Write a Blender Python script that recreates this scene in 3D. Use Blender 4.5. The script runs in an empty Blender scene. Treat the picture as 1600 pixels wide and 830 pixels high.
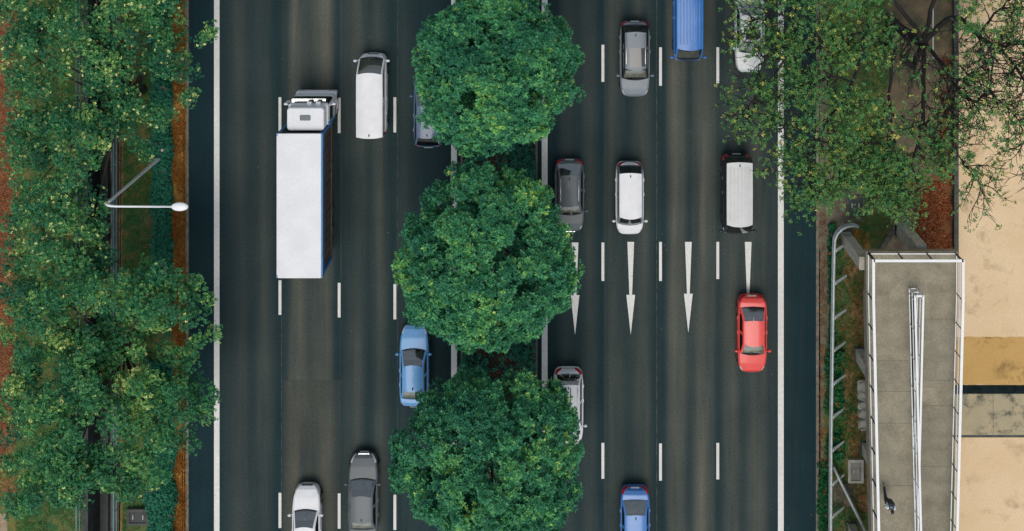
import bpy, bmesh, math, random
import numpy as np
from mathutils import Vector, Matrix

random.seed(7)
RNG = np.random.default_rng(11)
SC = bpy.context.scene
COL = SC.collection

# ------------------------------------------------------------------ camera
# A level drone camera looking straight down; the photograph is an off-centre
# crop of that picture, so the lens is shifted.
H = 66.0            # camera height (m)
S = 25.5            # photo pixels per metre on the ground
NX, NY = 874.0, -256.0   # point of the photo straight below the camera
cam_data = bpy.data.cameras.new('camera')
cam = bpy.data.objects.new('camera', cam_data)
COL.objects.link(cam)
cam.location = (0, 0, H)
cam.rotation_euler = (0, 0, 0)
cam_data.sensor_fit = 'HORIZONTAL'
cam_data.sensor_width = 36.0
cam_data.lens = 36.0 * H / (1600.0 / S)
cam_data.shift_x = (800.0 - NX) / 1600.0
cam_data.shift_y = -(415.0 - NY) / 1600.0
cam_data.clip_end = 3000
SC.camera = cam

# ------------------------------------------------------------------ light
SUN_EL, SUN_AZ = math.radians(66), math.radians(186)   # azimuth clockwise from +Y
world = bpy.data.worlds.new('World')
SC.world = world
world.use_nodes = True
wn = world.node_tree
sky = wn.nodes.new('ShaderNodeTexSky')
sky.sky_type = 'NISHITA'
sky.sun_disc = False
sky.sun_elevation = SUN_EL
sky.sun_rotation = SUN_AZ
sky.air_density = 1.0
sky.dust_density = 4.0
sky.ozone_density = 1.0
bg = wn.nodes['Background']
bg.inputs['Strength'].default_value = 0.11
# a thin, even layer of high cloud veils the sky
veil = wn.nodes.new('ShaderNodeMix')
veil.data_type = 'RGBA'
veil.inputs[0].default_value = 0.55
wn.links.new(sky.outputs[0], veil.inputs[6])
veil.inputs[7].default_value = (4.6, 5.1, 5.5, 1)
wn.links.new(veil.outputs[2], bg.inputs['Color'])
sun_data = bpy.data.lights.new('sun', 'SUN')
sun_data.energy = 1.4
sun_data.angle = math.radians(42)
sun_data.color = (1.0, 0.96, 0.89)
sun = bpy.data.objects.new('sun', sun_data)
COL.objects.link(sun)
sd = Vector((math.sin(SUN_AZ) * math.cos(SUN_EL), math.cos(SUN_AZ) * math.cos(SUN_EL), math.sin(SUN_EL)))
sun.rotation_euler = (-sd).to_track_quat('-Z', 'Y').to_euler()
sun.location = (0, 0, 90)
SC.view_settings.view_transform = 'Standard'
SC.view_settings.look = 'None'
SC.view_settings.exposure = 0.17
SC.view_settings.gamma = 1.0
SC.view_settings.use_curve_mapping = False
SC.cycles.max_bounces = 6
SC.cycles.transparent_max_bounces = 12


# ------------------------------------------------------------------ helpers
def U(px, py, z=0.0):
    """photo pixel on the level z -> place in the world"""
    k = (H - z) / H / S
    return Vector(((px - NX) * k, -(py - NY) * k, z))


def X(px, z=0.0):
    return (px - NX) / S * (H - z) / H


def Y(py, z=0.0):
    return -(py - NY) / S * (H - z) / H


def put(o, parent=None):
    COL.objects.link(o)
    if parent is not None:
        o.parent = parent
    return o


def tag(o, label=None, cat=None, group=None, kind=None):
    if label:
        o['label'] = label
    if cat:
        o['category'] = cat
    if group:
        o['group'] = group
    if kind:
        o['kind'] = kind
    return o


def thing(name, label, cat, loc=(0, 0, 0), rz=0.0, group=None):
    o = bpy.data.objects.new(name, None)
    o.empty_display_size = 0.3
    o.location = loc
    o.rotation_euler = (0, 0, rz)
    put(o)
    return tag(o, label, cat, group)


class MB:
    """collects simple shapes, builds ONE mesh object"""
    def __init__(self):
        self.v = []
        self.f = []

    def add(self, vs, fs):
        n = len(self.v)
        self.v.extend([tuple(p) for p in vs])
        self.f.extend([tuple(i + n for i in f) for f in fs])
        return self

    def box(self, x0, x1, y0, y1, z0, z1):
        vs = [(x, y, z) for z in (z0, z1) for y in (y0, y1) for x in (x0, x1)]
        return self.add(vs, [(0, 2, 3, 1), (4, 5, 7, 6), (0, 1, 5, 4), (2, 6, 7, 3), (0, 4, 6, 2), (1, 3, 7, 5)])

    def rbox(self, x0, x1, y0, y1, z0, z1, r=0.05, n=3, top=None):
        """box with rounded upright corners and a chamfered top"""
        top = r * 0.6 if top is None else top
        def ring(d, z):
            rr = max(r - d, 0.004)
            out = []
            for cx, cy, a0 in ((x1 - r, y1 - r, 0), (x0 + r, y1 - r, 90), (x0 + r, y0 + r, 180), (x1 - r, y0 + r, 270)):
                for k in range(n + 1):
                    a = math.radians(a0 + 90 * k / n)
                    out.append((cx + rr * math.cos(a), cy + rr * math.sin(a), z))
            return out
        rings = [ring(0, z0), ring(0, z1 - top), ring(top * 0.35, z1 - top * 0.3), ring(top, z1)]
        m = len(rings[0])
        vs = [p for q in rings for p in q]
        fs = []
        for j in range(len(rings) - 1):
            for i in range(m):
                fs.append((j * m + i, j * m + (i + 1) % m, (j + 1) * m + (i + 1) % m, (j + 1) * m + i))
        fs.append(tuple(range(3 * m, 4 * m)))
        fs.append(tuple(reversed(range(m))))
        return self.add(vs, fs)

    def prism(self, pts, z0, z1):
        m = len(pts)
        vs = [(p[0], p[1], z0) for p in pts] + [(p[0], p[1], z1) for p in pts]
        fs = [(i, (i + 1) % m, m + (i + 1) % m, m + i) for i in range(m)]
        fs += [tuple(range(m, 2 * m)), tuple(reversed(range(m)))]
        return self.add(vs, fs)

    def tube(self, pts, rad, n=8, cap=True):
        pts = [Vector(p) for p in pts]
        if not hasattr(rad, '__len__'):
            rad = [rad] * len(pts)
        rings = []
        ref = None
        for i, p in enumerate(pts):
            d = (pts[min(i + 1, len(pts) - 1)] - pts[max(i - 1, 0)])
            if d.length < 1e-9:
                d = Vector((0, 0, 1))
            d.normalize()
            if ref is None:
                ref = Vector((1, 0, 0)) if abs(d.x) < 0.8 else Vector((0, 1, 0))
            u = (ref - d * ref.dot(d))
            if u.length < 1e-4:
                u = d.orthogonal()
            u.normalize()
            ref = u
            w = d.cross(u)
            rings.append([p + (u * math.cos(2 * math.pi * k / n) + w * math.sin(2 * math.pi * k / n)) * rad[i] for k in range(n)])
        vs = [q for r in rings for q in r]
        fs = []
        for j in range(len(pts) - 1):
            for k in range(n):
                fs.append((j * n + k, j * n + (k + 1) % n, (j + 1) * n + (k + 1) % n, (j + 1) * n + k))
        if cap:
            fs.append(tuple(reversed(range(n))))
            fs.append(tuple(range((len(pts) - 1) * n, len(pts) * n)))
        return self.add(vs, fs)

    def bar(self, a, b, w, h):
        """square bar from a to b: width w sideways, height h"""
        a, b = Vector(a), Vector(b)
        d = (b - a).normalized()
        s = d.cross(Vector((0, 0, 1)))
        if s.length < 1e-4:
            s = Vector((1, 0, 0))
        s.normalize()
        t = s.cross(d)
        vs = []
        for p in (a, b):
            for i, j in ((-1, -1), (1, -1), (1, 1), (-1, 1)):
                vs.append(p + s * (i * w / 2) + t * (j * h / 2))
        return self.add(vs, [(0, 1, 2, 3), (7, 6, 5, 4), (0, 4, 5, 1), (1, 5, 6, 2), (2, 6, 7, 3), (3, 7, 4, 0)])

    def ellipsoid(self, c, r, nu=12, nv=8):
        vs, fs = [], []
        for j in range(1, nv):
            t = math.pi * j / nv
            for i in range(nu):
                a = 2 * math.pi * i / nu
                vs.append((c[0] + r[0] * math.sin(t) * math.cos(a), c[1] + r[1] * math.sin(t) * math.sin(a), c[2] + r[2] * math.cos(t)))
        top, bot = len(vs), len(vs) + 1
        vs += [(c[0], c[1], c[2] + r[2]), (c[0], c[1], c[2] - r[2])]
        for j in range(nv - 2):
            for i in range(nu):
                fs.append((j * nu + i, (j + 1) * nu + i, (j + 1) * nu + (i + 1) % nu, j * nu + (i + 1) % nu))
        for i in range(nu):
            fs.append((top, i, (i + 1) % nu))
            fs.append((bot, (nv - 2) * nu + (i + 1) % nu, (nv - 2) * nu + i))
        return self.add(vs, fs)

    def build(self, name, mat, parent=None, smooth=False, fix=True):
        me = bpy.data.meshes.new(name)
        me.from_pydata(self.v, [], self.f)
        if fix:
            bm = bmesh.new()
            bm.from_mesh(me)
            bmesh.ops.recalc_face_normals(bm, faces=bm.faces)
            bm.to_mesh(me)
            bm.free()
        if smooth:
            me.polygons.foreach_set('use_smooth', [True] * len(me.polygons))
        me.materials.append(mat)
        me.update()
        return put(bpy.data.objects.new(name, me), parent)


# ------------------------------------------------------------------ materials
def node(nt, kind, **kw):
    n = nt.nodes.new(kind)
    for k, v in kw.items():
        setattr(n, k, v)
    return n


def mixrgb(nt, fac, a, b, mode='MIX'):
    n = node(nt, 'ShaderNodeMix', data_type='RGBA', blend_type=mode)
    for sock, val in ((n.inputs[0], fac), (n.inputs[6], a), (n.inputs[7], b)):
        if hasattr(val, 'is_output'):
            nt.links.new(val, sock)
        elif hasattr(val, '__len__'):
            sock.default_value = (val[0], val[1], val[2], 1)
        else:
            sock.default_value = val
    return n.outputs[2]


def noise(nt, vec, scale, detail=4, rough=0.55, stretch=None, lo=0.3, hi=0.7, dist=0.0):
    if stretch:
        mp = node(nt, 'ShaderNodeMapping')
        mp.inputs['Scale'].default_value = stretch
        nt.links.new(vec, mp.inputs['Vector'])
        vec = mp.outputs[0]
    n = node(nt, 'ShaderNodeTexNoise')
    n.inputs['Scale'].default_value = scale
    n.inputs['Detail'].default_value = detail
    n.inputs['Roughness'].default_value = rough
    n.inputs['Distortion'].default_value = dist
    nt.links.new(vec, n.inputs['Vector'])
    m = node(nt, 'ShaderNodeMapRange')
    m.inputs['From Min'].default_value = lo
    m.inputs['From Max'].default_value = hi
    nt.links.new(n.outputs[0], m.inputs['Value'])
    return m.outputs[0]


def new_mat(name):
    m = bpy.data.materials.new(name)
    m.use_nodes = True
    nt = m.node_tree
    b = nt.nodes['Principled BSDF']
    tc = node(nt, 'ShaderNodeTexCoord')
    return m, nt, b, tc.outputs['Object']


def add_bump(nt, b, h, strength, dist=0.02):
    bp = node(nt, 'ShaderNodeBump')
    bp.inputs['Strength'].default_value = strength
    bp.inputs['Distance'].default_value = dist
    nt.links.new(h, bp.inputs['Height'])
    nt.links.new(bp.outputs[0], b.inputs['Normal'])


def mk(name, c, var=0.12, scale=6, rough=0.6, metal=0.0, bump=0.0, coat=0.0, spec=0.5, c2=None, stretch=None, emit=None, lo=0.3, hi=0.7, fine=0.0):
    m, nt, b, vec = new_mat(name)
    a1 = tuple(x * (1 - var) for x in c)
    a2 = c2 if c2 else tuple(min(x * (1 + var), 1) for x in c)
    f = noise(nt, vec, scale, stretch=stretch, lo=lo, hi=hi)
    colr = mixrgb(nt, f, a1, a2)
    if fine:
        g = noise(nt, vec, scale * 9, detail=3, lo=0.25, hi=0.75)
        colr = mixrgb(nt, fine, colr, mixrgb(nt, g, (0.5, 0.5, 0.5), (1.5, 1.5, 1.5)), 'MULTIPLY')
    nt.links.new(colr, b.inputs['Base Color'])
    b.inputs['Roughness'].default_value = rough
    b.inputs['Metallic'].default_value = metal
    b.inputs['Specular IOR Level'].default_value = spec
    if coat:
        b.inputs['Coat Weight'].default_value = coat
        b.inputs['Coat Roughness'].default_value = 0.06
    if bump:
        add_bump(nt, b, noise(nt, vec, scale * 4, detail=5), bump)
    if emit:
        b.inputs['Emission Color'].default_value = (*emit[:3], 1)
        b.inputs['Emission Strength'].default_value = emit[3]
    return m


def asphalt(name, x0, x1, tracks, dark=(0.0070, 0.0260, 0.0335), light=(0.112, 0.114, 0.092)):
    """tracks: (photo x, 0..1 wear) stops across the road"""
    m, nt, b, vec = new_mat(name)
    sx = node(nt, 'ShaderNodeSeparateXYZ')
    nt.links.new(vec, sx.inputs[0])
    mr = node(nt, 'ShaderNodeMapRange')
    mr.inputs['From Min'].default_value = x0
    mr.inputs['From Max'].default_value = x1
    nt.links.new(sx.outputs[0], mr.inputs['Value'])
    cr = node(nt, 'ShaderNodeValToRGB')
    cr.color_ramp.interpolation = 'EASE'
    els = cr.color_ramp.elements
    while len(els) > 1:
        els.remove(els[-1])
    for i, (px, v) in enumerate(tracks):
        p = (X(px) - x0) / (x1 - x0)
        e = els[0] if i == 0 else els.new(min(max(p, 0), 1))
        e.position = min(max(p, 0), 1)
        e.color = (v, v, v, 1)
    nt.links.new(mr.outputs[0], cr.inputs[0])
    st = noise(nt, vec, 1.0, detail=3, stretch=(0.9, 0.055, 1), lo=0.3, hi=0.65)
    st2 = noise(nt, vec, 1.0, detail=4, stretch=(3.2, 0.16, 1), lo=0.25, hi=0.8)
    mu = node(nt, 'ShaderNodeMath', operation='MULTIPLY')
    nt.links.new(cr.outputs[0], mu.inputs[0])
    ad = node(nt, 'ShaderNodeMath', operation='MULTIPLY_ADD')
    nt.links.new(st, ad.inputs[0])
    ad.inputs[1].default_value = 0.65
    ad.inputs[2].default_value = 0.42
    nt.links.new(ad.outputs[0], mu.inputs[1])
    ad2 = node(nt, 'ShaderNodeMath', operation='MULTIPLY_ADD')
    nt.links.new(st2, ad2.inputs[0])
    ad2.inputs[1].default_value = 0.06
    nt.links.new(mu.outputs[0], ad2.inputs[2])
    colr = mixrgb(nt, ad2.outputs[0], dark, light)
    big = noise(nt, vec, 0.35, detail=3, lo=0.3, hi=0.7)
    colr = mixrgb(nt, 0.35, colr, mixrgb(nt, big, (0.7, 0.72, 0.74), (1.3, 1.28, 1.26)), 'MULTIPLY')
    gr2 = noise(nt, vec, 8.5, detail=3, rough=0.7, lo=0.25, hi=0.75)
    colr = mixrgb(nt, 0.5, colr, mixrgb(nt, gr2, (0.55, 0.56, 0.58), (1.5, 1.46, 1.42)), 'MULTIPLY')
    gr = noise(nt, vec, 26, detail=2, lo=0.25, hi=0.75)
    colr = mixrgb(nt, 0.55, colr, mixrgb(nt, gr, (0.35, 0.37, 0.4), (1.7, 1.66, 1.6)), 'MULTIPLY')
    # old fine joints and oil specks
    sp = node(nt, 'ShaderNodeTexVoronoi')
    sp.inputs['Scale'].default_value = 0.8
    nt.links.new(vec, sp.inputs['Vector'])
    lt = node(nt, 'ShaderNodeMath', operation='LESS_THAN')
    nt.links.new(sp.outputs['Distance'], lt.inputs[0])
    lt.inputs[1].default_value = 0.03
    colr = mixrgb(nt, lt.outputs[0], colr, (0.11, 0.11, 0.10))
    nt.links.new(colr, b.inputs['Base Color'])
    b.inputs['Roughness'].default_value = 0.9
    b.inputs['Specular IOR Level'].default_value = 0.06
    add_bump(nt, b, gr, 0.35, 0.01)
    return m


def leafmat(name, stops, trans=0.25, rough=0.5):
    """leaf colour from each leaf's own tint (0..1)"""
    m, nt, b, vec = new_mat(name)
    at = node(nt, 'ShaderNodeAttribute', attribute_name='tint')
    cr = node(nt, 'ShaderNodeValToRGB')
    els = cr.color_ramp.elements
    while len(els) > 1:
        els.remove(els[-1])
    for i, (p, c) in enumerate(stops):
        e = els[0] if i == 0 else els.new(p)
        e.position = p
        e.color = (*c, 1)
    nt.links.new(at.outputs['Fac'], cr.inputs[0])
    g = noise(nt, vec, 0.9, detail=3)
    colr = mixrgb(nt, 0.5, cr.outputs[0], mixrgb(nt, g, (0.72, 0.75, 0.8), (1.25, 1.2, 1.1)), 'MULTIPLY')
    nt.links.new(colr, b.inputs['Base Color'])
    b.inputs['Roughness'].default_value = rough
    b.inputs['Specular IOR Level'].default_value = 0.35
    tr = node(nt, 'ShaderNodeBsdfTranslucent')
    nt.links.new(colr, tr.inputs['Color'])
    ms = node(nt, 'ShaderNodeMixShader')
    ms.inputs[0].default_value = trans
    out = nt.nodes['Material Output']
    nt.links.new(b.outputs[0], ms.inputs[1])
    nt.links.new(tr.outputs[0], ms.inputs[2])
    nt.links.new(ms.outputs[0], out.inputs['Surface'])
    return m


def glassmat(name, tint, ior=2.6):
    m, nt, b, vec = new_mat(name)
    nt.nodes.remove(b)
    out = nt.nodes['Material Output']
    tr = node(nt, 'ShaderNodeBsdfTransparent')
    f = noise(nt, vec, 2.0, lo=0.2, hi=0.8)
    c = mixrgb(nt, f, tuple(t * 0.93 for t in tint), tint)
    nt.links.new(c, tr.inputs['Color'])
    gl = node(nt, 'ShaderNodeBsdfGlossy')
    gl.inputs['Roughness'].default_value = 0.03
    gl.inputs['Color'].default_value = (0.95, 0.98, 1, 1)
    fr = node(nt, 'ShaderNodeFresnel')
    fr.inputs['IOR'].default_value = ior
    ms = node(nt, 'ShaderNodeMixShader')
    nt.links.new(fr.outputs[0], ms.inputs[0])
    nt.links.new(tr.outputs[0], ms.inputs[1])
    nt.links.new(gl.outputs[0], ms.inputs[2])
    nt.links.new(ms.outputs[0], out.inputs['Surface'])
    return m


M = {}
M['white_line'] = mk('white_line_paint', (0.70, 0.68, 0.64), var=0.08, scale=5, rough=0.8, bump=0.05, fine=0.15)
nt_ = M['white_line'].node_tree
b_ = nt_.nodes['Principled BSDF']
src_ = b_.inputs['Base Color'].links[0].from_socket
tc_ = node(nt_, 'ShaderNodeTexCoord').outputs['Object']
w1_ = noise(nt_, tc_, 2.2, detail=8, rough=0.75, lo=0.62, hi=0.70)
w2_ = noise(nt_, tc_, 0.5, detail=3, stretch=(1, .5, 1), lo=0.3, hi=0.7)
c_ = mixrgb(nt_, 0.35, src_, mixrgb(nt_, w2_, (0.72, 0.74, 0.72), (1.1, 1.1, 1.1)), 'MULTIPLY')
nt_.links.new(mixrgb(nt_, w1_, c_, (0.22, 0.23, 0.22)), b_.inputs['Base Color'])
M['concrete'] = mk('concrete', (0.22, 0.21, 0.18), var=0.25, scale=2.2, rough=0.85, bump=0.2, fine=0.35)
M['deck'] = mk('ramp_deck_concrete', (0.250, 0.220, 0.155), var=0.22, scale=1.1, rough=0.9, bump=0.2, fine=0.4)
M['dark_concrete'] = mk('stained_concrete', (0.06, 0.065, 0.058), var=0.35, scale=1.6, rough=0.9, bump=0.2, fine=0.4)
M['pale_concrete'] = mk('pale_concrete', (0.40, 0.38, 0.31), var=0.25, scale=3, rough=0.85, bump=0.2, fine=0.3)
M['kerb'] = mk('kerb_concrete', (0.15, 0.13, 0.10), var=0.4, scale=3, rough=0.9, fine=0.4)
M['white_rail'] = mk('white_rail_paint', (0.78, 0.78, 0.77), var=0.05, scale=4, rough=0.45)
M['dark_post'] = mk('dark_post_paint', (0.035, 0.045, 0.05), var=0.2, scale=4, rough=0.5)
M['galv'] = mk('galvanised_steel', (0.36, 0.39, 0.39), var=0.18, scale=3, rough=0.45, metal=0.35, fine=0.15)
M['teal_rail'] = mk('pale_teal_rail_paint', (0.16, 0.27, 0.29), var=0.25, scale=3, rough=0.5)
M['lamp_white'] = mk('lamp_white_paint', (0.80, 0.81, 0.82), var=0.04, scale=4, rough=0.4)
M['lamp_pole'] = mk('lamp_pole_grey', (0.58, 0.60, 0.59), var=0.10, scale=2, rough=0.5)
M['bark'] = mk('bark', (0.030, 0.024, 0.018), var=0.4, scale=4, rough=0.9, bump=0.5, stretch=(1, 1, 0.3))
M['bark_dark'] = mk('dark_bark', (0.014, 0.013, 0.011), var=0.4, scale=4, rough=0.9, bump=0.4)
M['rubber'] = mk('tyre_rubber', (0.012, 0.012, 0.013), var=0.2, scale=20, rough=0.8)
M['alloy'] = mk('alloy_rim', (0.45, 0.46, 0.47), var=0.1, scale=10, rough=0.35, metal=0.8)
M['black_trim'] = mk('black_trim', (0.012, 0.014, 0.016), var=0.2, scale=10, rough=0.5)
M['glass'] = glassmat('window_glass', (0.86, 0.90, 0.88))
M['dark_glass'] = glassmat('dark_window_glass', (0.10, 0.13, 0.14), 1.6)
M['interior'] = mk('car_interior', (0.030, 0.033, 0.035), var=0.3, scale=6, rough=0.9)
M['seat'] = mk('seat_fabric', (0.07, 0.07, 0.068), var=0.2, scale=8, rough=0.9)
M['red_lamp'] = mk('red_tail_lamp', (0.55, 0.012, 0.022), var=0.15, scale=12, rough=0.2, coat=0.5)
M['clear_lamp'] = mk('clear_head_lamp', (0.62, 0.64, 0.66), var=0.15, scale=14, rough=0.12, metal=0.3, coat=0.6)
M['plate'] = mk('number_plate', (0.55, 0.55, 0.52), var=0.05, scale=8, rough=0.5)
M['chrome'] = mk('chrome', (0.7, 0.71, 0.72), var=0.05, scale=8, rough=0.12, metal=1.0)

# ------------------------------------------------------------------ the ground
def ground_mat():
    m, nt, b, vec = new_mat('verge_ground')
    n1 = noise(nt, vec, 0.35, detail=5, lo=0.35, hi=0.65)
    n2 = noise(nt, vec, 1.6, detail=5, lo=0.35, hi=0.68, dist=0.6)
    n3 = noise(nt, vec, 14, detail=3, lo=0.25, hi=0.75)
    c = mixrgb(nt, n1, (0.036, 0.125, 0.056), (0.085, 0.170, 0.044))
    c = mixrgb(nt, mixrgb(nt, n2, (0, 0, 0), (0.75, 0.75, 0.75)), c, (0.25, 0.145, 0.052))
    c = mixrgb(nt, 0.6, c, mixrgb(nt, n3, (0.45, 0.45, 0.45), (1.5, 1.5, 1.5)), 'MULTIPLY')
    nt.links.new(c, b.inputs['Base Color'])
    b.inputs['Roughness'].default_value = 0.95
    b.inputs['Specular IOR Level'].default_value = 0.1
    add_bump(nt, b, n3, 0.6, 0.05)
    return m


M['ground'] = ground_mat()
M['earth'] = mk('bare_earth', (0.24, 0.120, 0.042), var=0.3, scale=1.4, rough=0.95, bump=0.4, c2=(0.34, 0.20, 0.085), fine=0.5)
M['red_earth'] = mk('red_leaf_litter_ground', (0.17, 0.055, 0.018), var=0.4, scale=2.2, rough=0.95, bump=0.4, c2=(0.20, 0.085, 0.03), fine=0.6)
M['tan_earth'] = mk('tan_earth', (0.26, 0.19, 0.12), var=0.3, scale=1.5, rough=0.95, bump=0.4, c2=(0.36, 0.27, 0.17), fine=0.4)
M['dry_verge'] = mk('dry_grass_verge', (0.34, 0.150, 0.024), var=0.55, scale=1.6, rough=0.95, bump=0.4, c2=(0.42, 0.23, 0.05), fine=0.6)
M['path'] = mk('worn_paving', (0.085, 0.085, 0.048), var=0.35, scale=1.0, rough=0.9, bump=0.3, c2=(0.19, 0.135, 0.075), fine=0.4)
M['grit'] = mk('gritty_roadside', (0.10, 0.082, 0.058), var=0.35, scale=1.8, rough=0.95, bump=0.3, c2=(0.17, 0.14, 0.10), fine=0.5)

VZ = 0.10           # level of the verges above the carriageway
YT, YB = 140.0, -190.0


def profile_sheet(name, prof, y0, y1, mat):
    b = MB()
    ys = [y0 + (y1 - y0) * k / 4 for k in range(5)]
    vs = [(x, y, z) for y in ys for x, z in prof]
    n = len(prof)
    fs = [(j * n + i, j * n + i + 1, (j + 1) * n + i + 1, (j + 1) * n + i) for j in range(4) for i in range(n - 1)]
    b.add(vs, fs)
    return b.build(name, mat)


tag(profile_sheet('ground', [(-900, VZ), (X(134), VZ), (X(134), -1.75), (X(181), -1.75), (X(181), VZ), (X(293.5), VZ), (X(293.5), -0.08),
                             (X(721), -0.08), (X(721), 0.07), (X(839), 0.07), (X(839), -0.08), (X(1276.5), -0.08), (X(1276.5), VZ), (900, VZ)],
                  -900, 900, M['ground']), kind='structure')

# roads
tl = [(295, .02), (330, .03), (346, .12), (372, .34), (392, .2), (412, .42), (436, .1), (446, .22), (462, .95), (484, .38), (508, 1.0), (528, .16), (546, .30),
      (560, .46), (576, .2), (592, .48), (612, .12), (632, .2), (650, .14), (680, .10), (712, .04)]
tr = [(838, .04), (866, .10), (886, .30), (905, .16), (922, .34), (940, .08), (958, .42), (982, .2), (1006, .50), (1026, .12), (1036, .10), (1052, .85), (1066, .62),
      (1076, .30), (1096, .95), (1112, .5), (1122, .2), (1144, .62), (1160, .30), (1186, .58), (1206, .22), (1222, .10), (1240, .05), (1275, .02)]


def slab(name, px0, px1, z0, z1, mat, y0=YB, y1=YT, parent=None):
    return MB().box(X(px0), X(px1), y0, y1, z0, z1).build(name, mat, parent)


M['asphalt_l'] = asphalt('asphalt_northbound', X(295), X(722), tl)
M['asphalt_r'] = asphalt('asphalt_southbound', X(838), X(1275), tr, dark=(0.0070, 0.0255, 0.0325))
road_l = tag(slab('road', 295, 722, -0.06, 0.0, M['asphalt_l']), kind='structure')
road_r = tag(slab('road', 838, 1275, -0.06, 0.0, M['asphalt_r']), kind='structure')
M['patch'] = asphalt('asphalt_patch', X(295), X(722), [(430, .2), (462, .95), (484, .55), (508, .95), (535, .35)], dark=(0.0095, 0.028, 0.034), light=(0.088, 0.089, 0.072))
MB().box(X(441), X(533), Y(930), Y(594), 0.001, 0.004).build('resurfaced_patch', M['patch'], road_l)
M['seam'] = mk('tar_seam', (0.022, 0.030, 0.032), var=0.3, scale=3, rough=0.7, fine=0.4)
M['pale_seam'] = mk('worn_joint', (0.040, 0.050, 0.048), var=0.5, scale=2, rough=0.9, fine=0.6, lo=0.4, hi=0.6)
for par, px, ya, yb, w, mm in ((road_l, 533, -300, 594, .05, 'seam'), (road_l, 440, 300, 930, .04, 'pale_seam'), (road_l, 621.5, -300, 1100, .035, 'pale_seam'),
                               (road_l, 533.5, 440, 600, .045, 'pale_seam'), (road_r, 1026, -300, 1100, .05, 'pale_seam'), (road_r, 945.5, -300, 1100, .04, 'seam'),
                               (road_r, 1113, -300, 1100, .04, 'seam'), (road_r, 1183, -300, 1100, .03, 'seam')):
    MB().box(X(px) - w / 2, X(px) + w / 2, Y(yb), Y(ya), 0.0055, 0.0075).build('road_joint', M[mm], par)

# painted lines
LZ = 0.012
for par, a, b_ in ((road_l, 334.5, 343), (road_l, 705, 714), (road_r, 846.5, 855.5), (road_r, 1215.5, 1224.5)):
    MB().box(X(a), X(b_), YB, YT, 0.004, LZ).build('edge_line', M['white_line'], par)


def dash(par, px, y0, y1, w=4.4):
    MB().box(X(px - w / 2), X(px + w / 2), Y(y1), Y(y0), 0.004, LZ).build('lane_dash', M['white_line'], par)


for px, rows in ((437.5, ((-138, -84), (152, 206), (438, 492), (770, 825), (1085, 1140))), (530, ((-136, -82), (153, 208), (442, 496), (771, 826), (1086, 1141))),
                 (617, ((-138, -84), (152, 207), (444, 499), (773, 828), (1088, 1143)))):
    for r in rows:
        dash(road_l, px, *r)
for px, rows in ((942, ((-240, -180), (70, 128), (379, 439), (692, 748), (1003, 1060))), (1032, ((-238, -178), (74, 134), (378, 439), (693, 751), (1005, 1062))),
                 (1121.5, ((-240, -180), (74, 130), (378, 436), (692, 749), (1003, 1060)))):
    for r in rows:
        dash(road_r, px, *r)


def arrow(px, y0, y1):
    ym = y0 + (y1 - y0) * 0.57
    pts = [(px - 5.2, y0), (px + 5.2, y0), (px + 2.1, ym), (px + 6.8, ym), (px, y1), (px - 6.8, ym), (px - 2.1, ym)]
    MB().prism([(X(a), Y(c)) for a, c in pts], 0.004, LZ).build('lane_arrow', M['white_line'], road_r)


arrow(898.5, 379, 523)
arrow(985.5, 378, 523)
arrow(1075.5, 378, 520)
arrow(1169, 378, 520)

# kerbs and median bed
for name, a, b_, z in (('kerb', 291.5, 295.5, 0.115), ('kerb', 720, 723.2, 0.12), ('kerb', 836.8, 840, 0.12), ('kerb', 1274.5, 1279, 0.115)):
    tag(slab(name, a, b_, -0.05, z, M['kerb']), kind='structure')
M['median_soil'] = mk('median_soil', (0.020, 0.030, 0.018), var=0.4, scale=1.2, rough=0.95, bump=0.4, c2=(0.075, 0.038, 0.018), fine=0.5, lo=0.45, hi=0.75)
tag(slab('median_bed', 723.2, 836.8, -0.05, 0.105, M['median_soil']), kind='structure')


def patch(name, pts, mat, z, jitter=3.0, seed=1, sub=7, thick=0.02, kind='structure', parent=None):
    """an irregular sheet of ground, outline in photo pixels"""
    r = random.Random(seed)
    out = []
    n = len(pts)
    for i in range(n):
        a, c = pts[i], pts[(i + 1) % n]
        for k in range(sub):
            t = k / sub
            out.append((a[0] + (c[0] - a[0]) * t + r.uniform(-jitter, jitter), a[1] + (c[1] - a[1]) * t + r.uniform(-jitter, jitter)))
    o = MB().prism([(X(p), Y(q)) for p, q in out], z - thick, z).build(name, mat, parent)
    if parent is None and kind:
        tag(o, kind=kind)
    return o


# left: bare earth at the frame's edge, dry verge by the kerb, narrow earth line beside the drain
patch('bare_earth', [(-400, -400), (26, -400), (30, 0), (34, 260), (22, 560), (10, 720), (-8, 800), (-20, 1200), (-400, 1200)], M['red_earth'], VZ + 0.012, 5, 3, 24)
patch('bare_earth', [(-60, 795), (12, 800), (14, 840), (10, 900), (-60, 900)], M['tan_earth'], VZ + 0.017, 2, 31, 4)
patch('dry_verge', [(270, -500), (291, -500), (291, 1300), (277, 1300), (276, 800), (272, 500), (271, 250)], M['dry_verge'], VZ + 0.012, 2.0, 4, 30)
patch('earth_strip', [(186, -500), (193, -500), (193, 1300), (186, 1300)], M['earth'], VZ + 0.012, 1.4, 5, 40)

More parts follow.
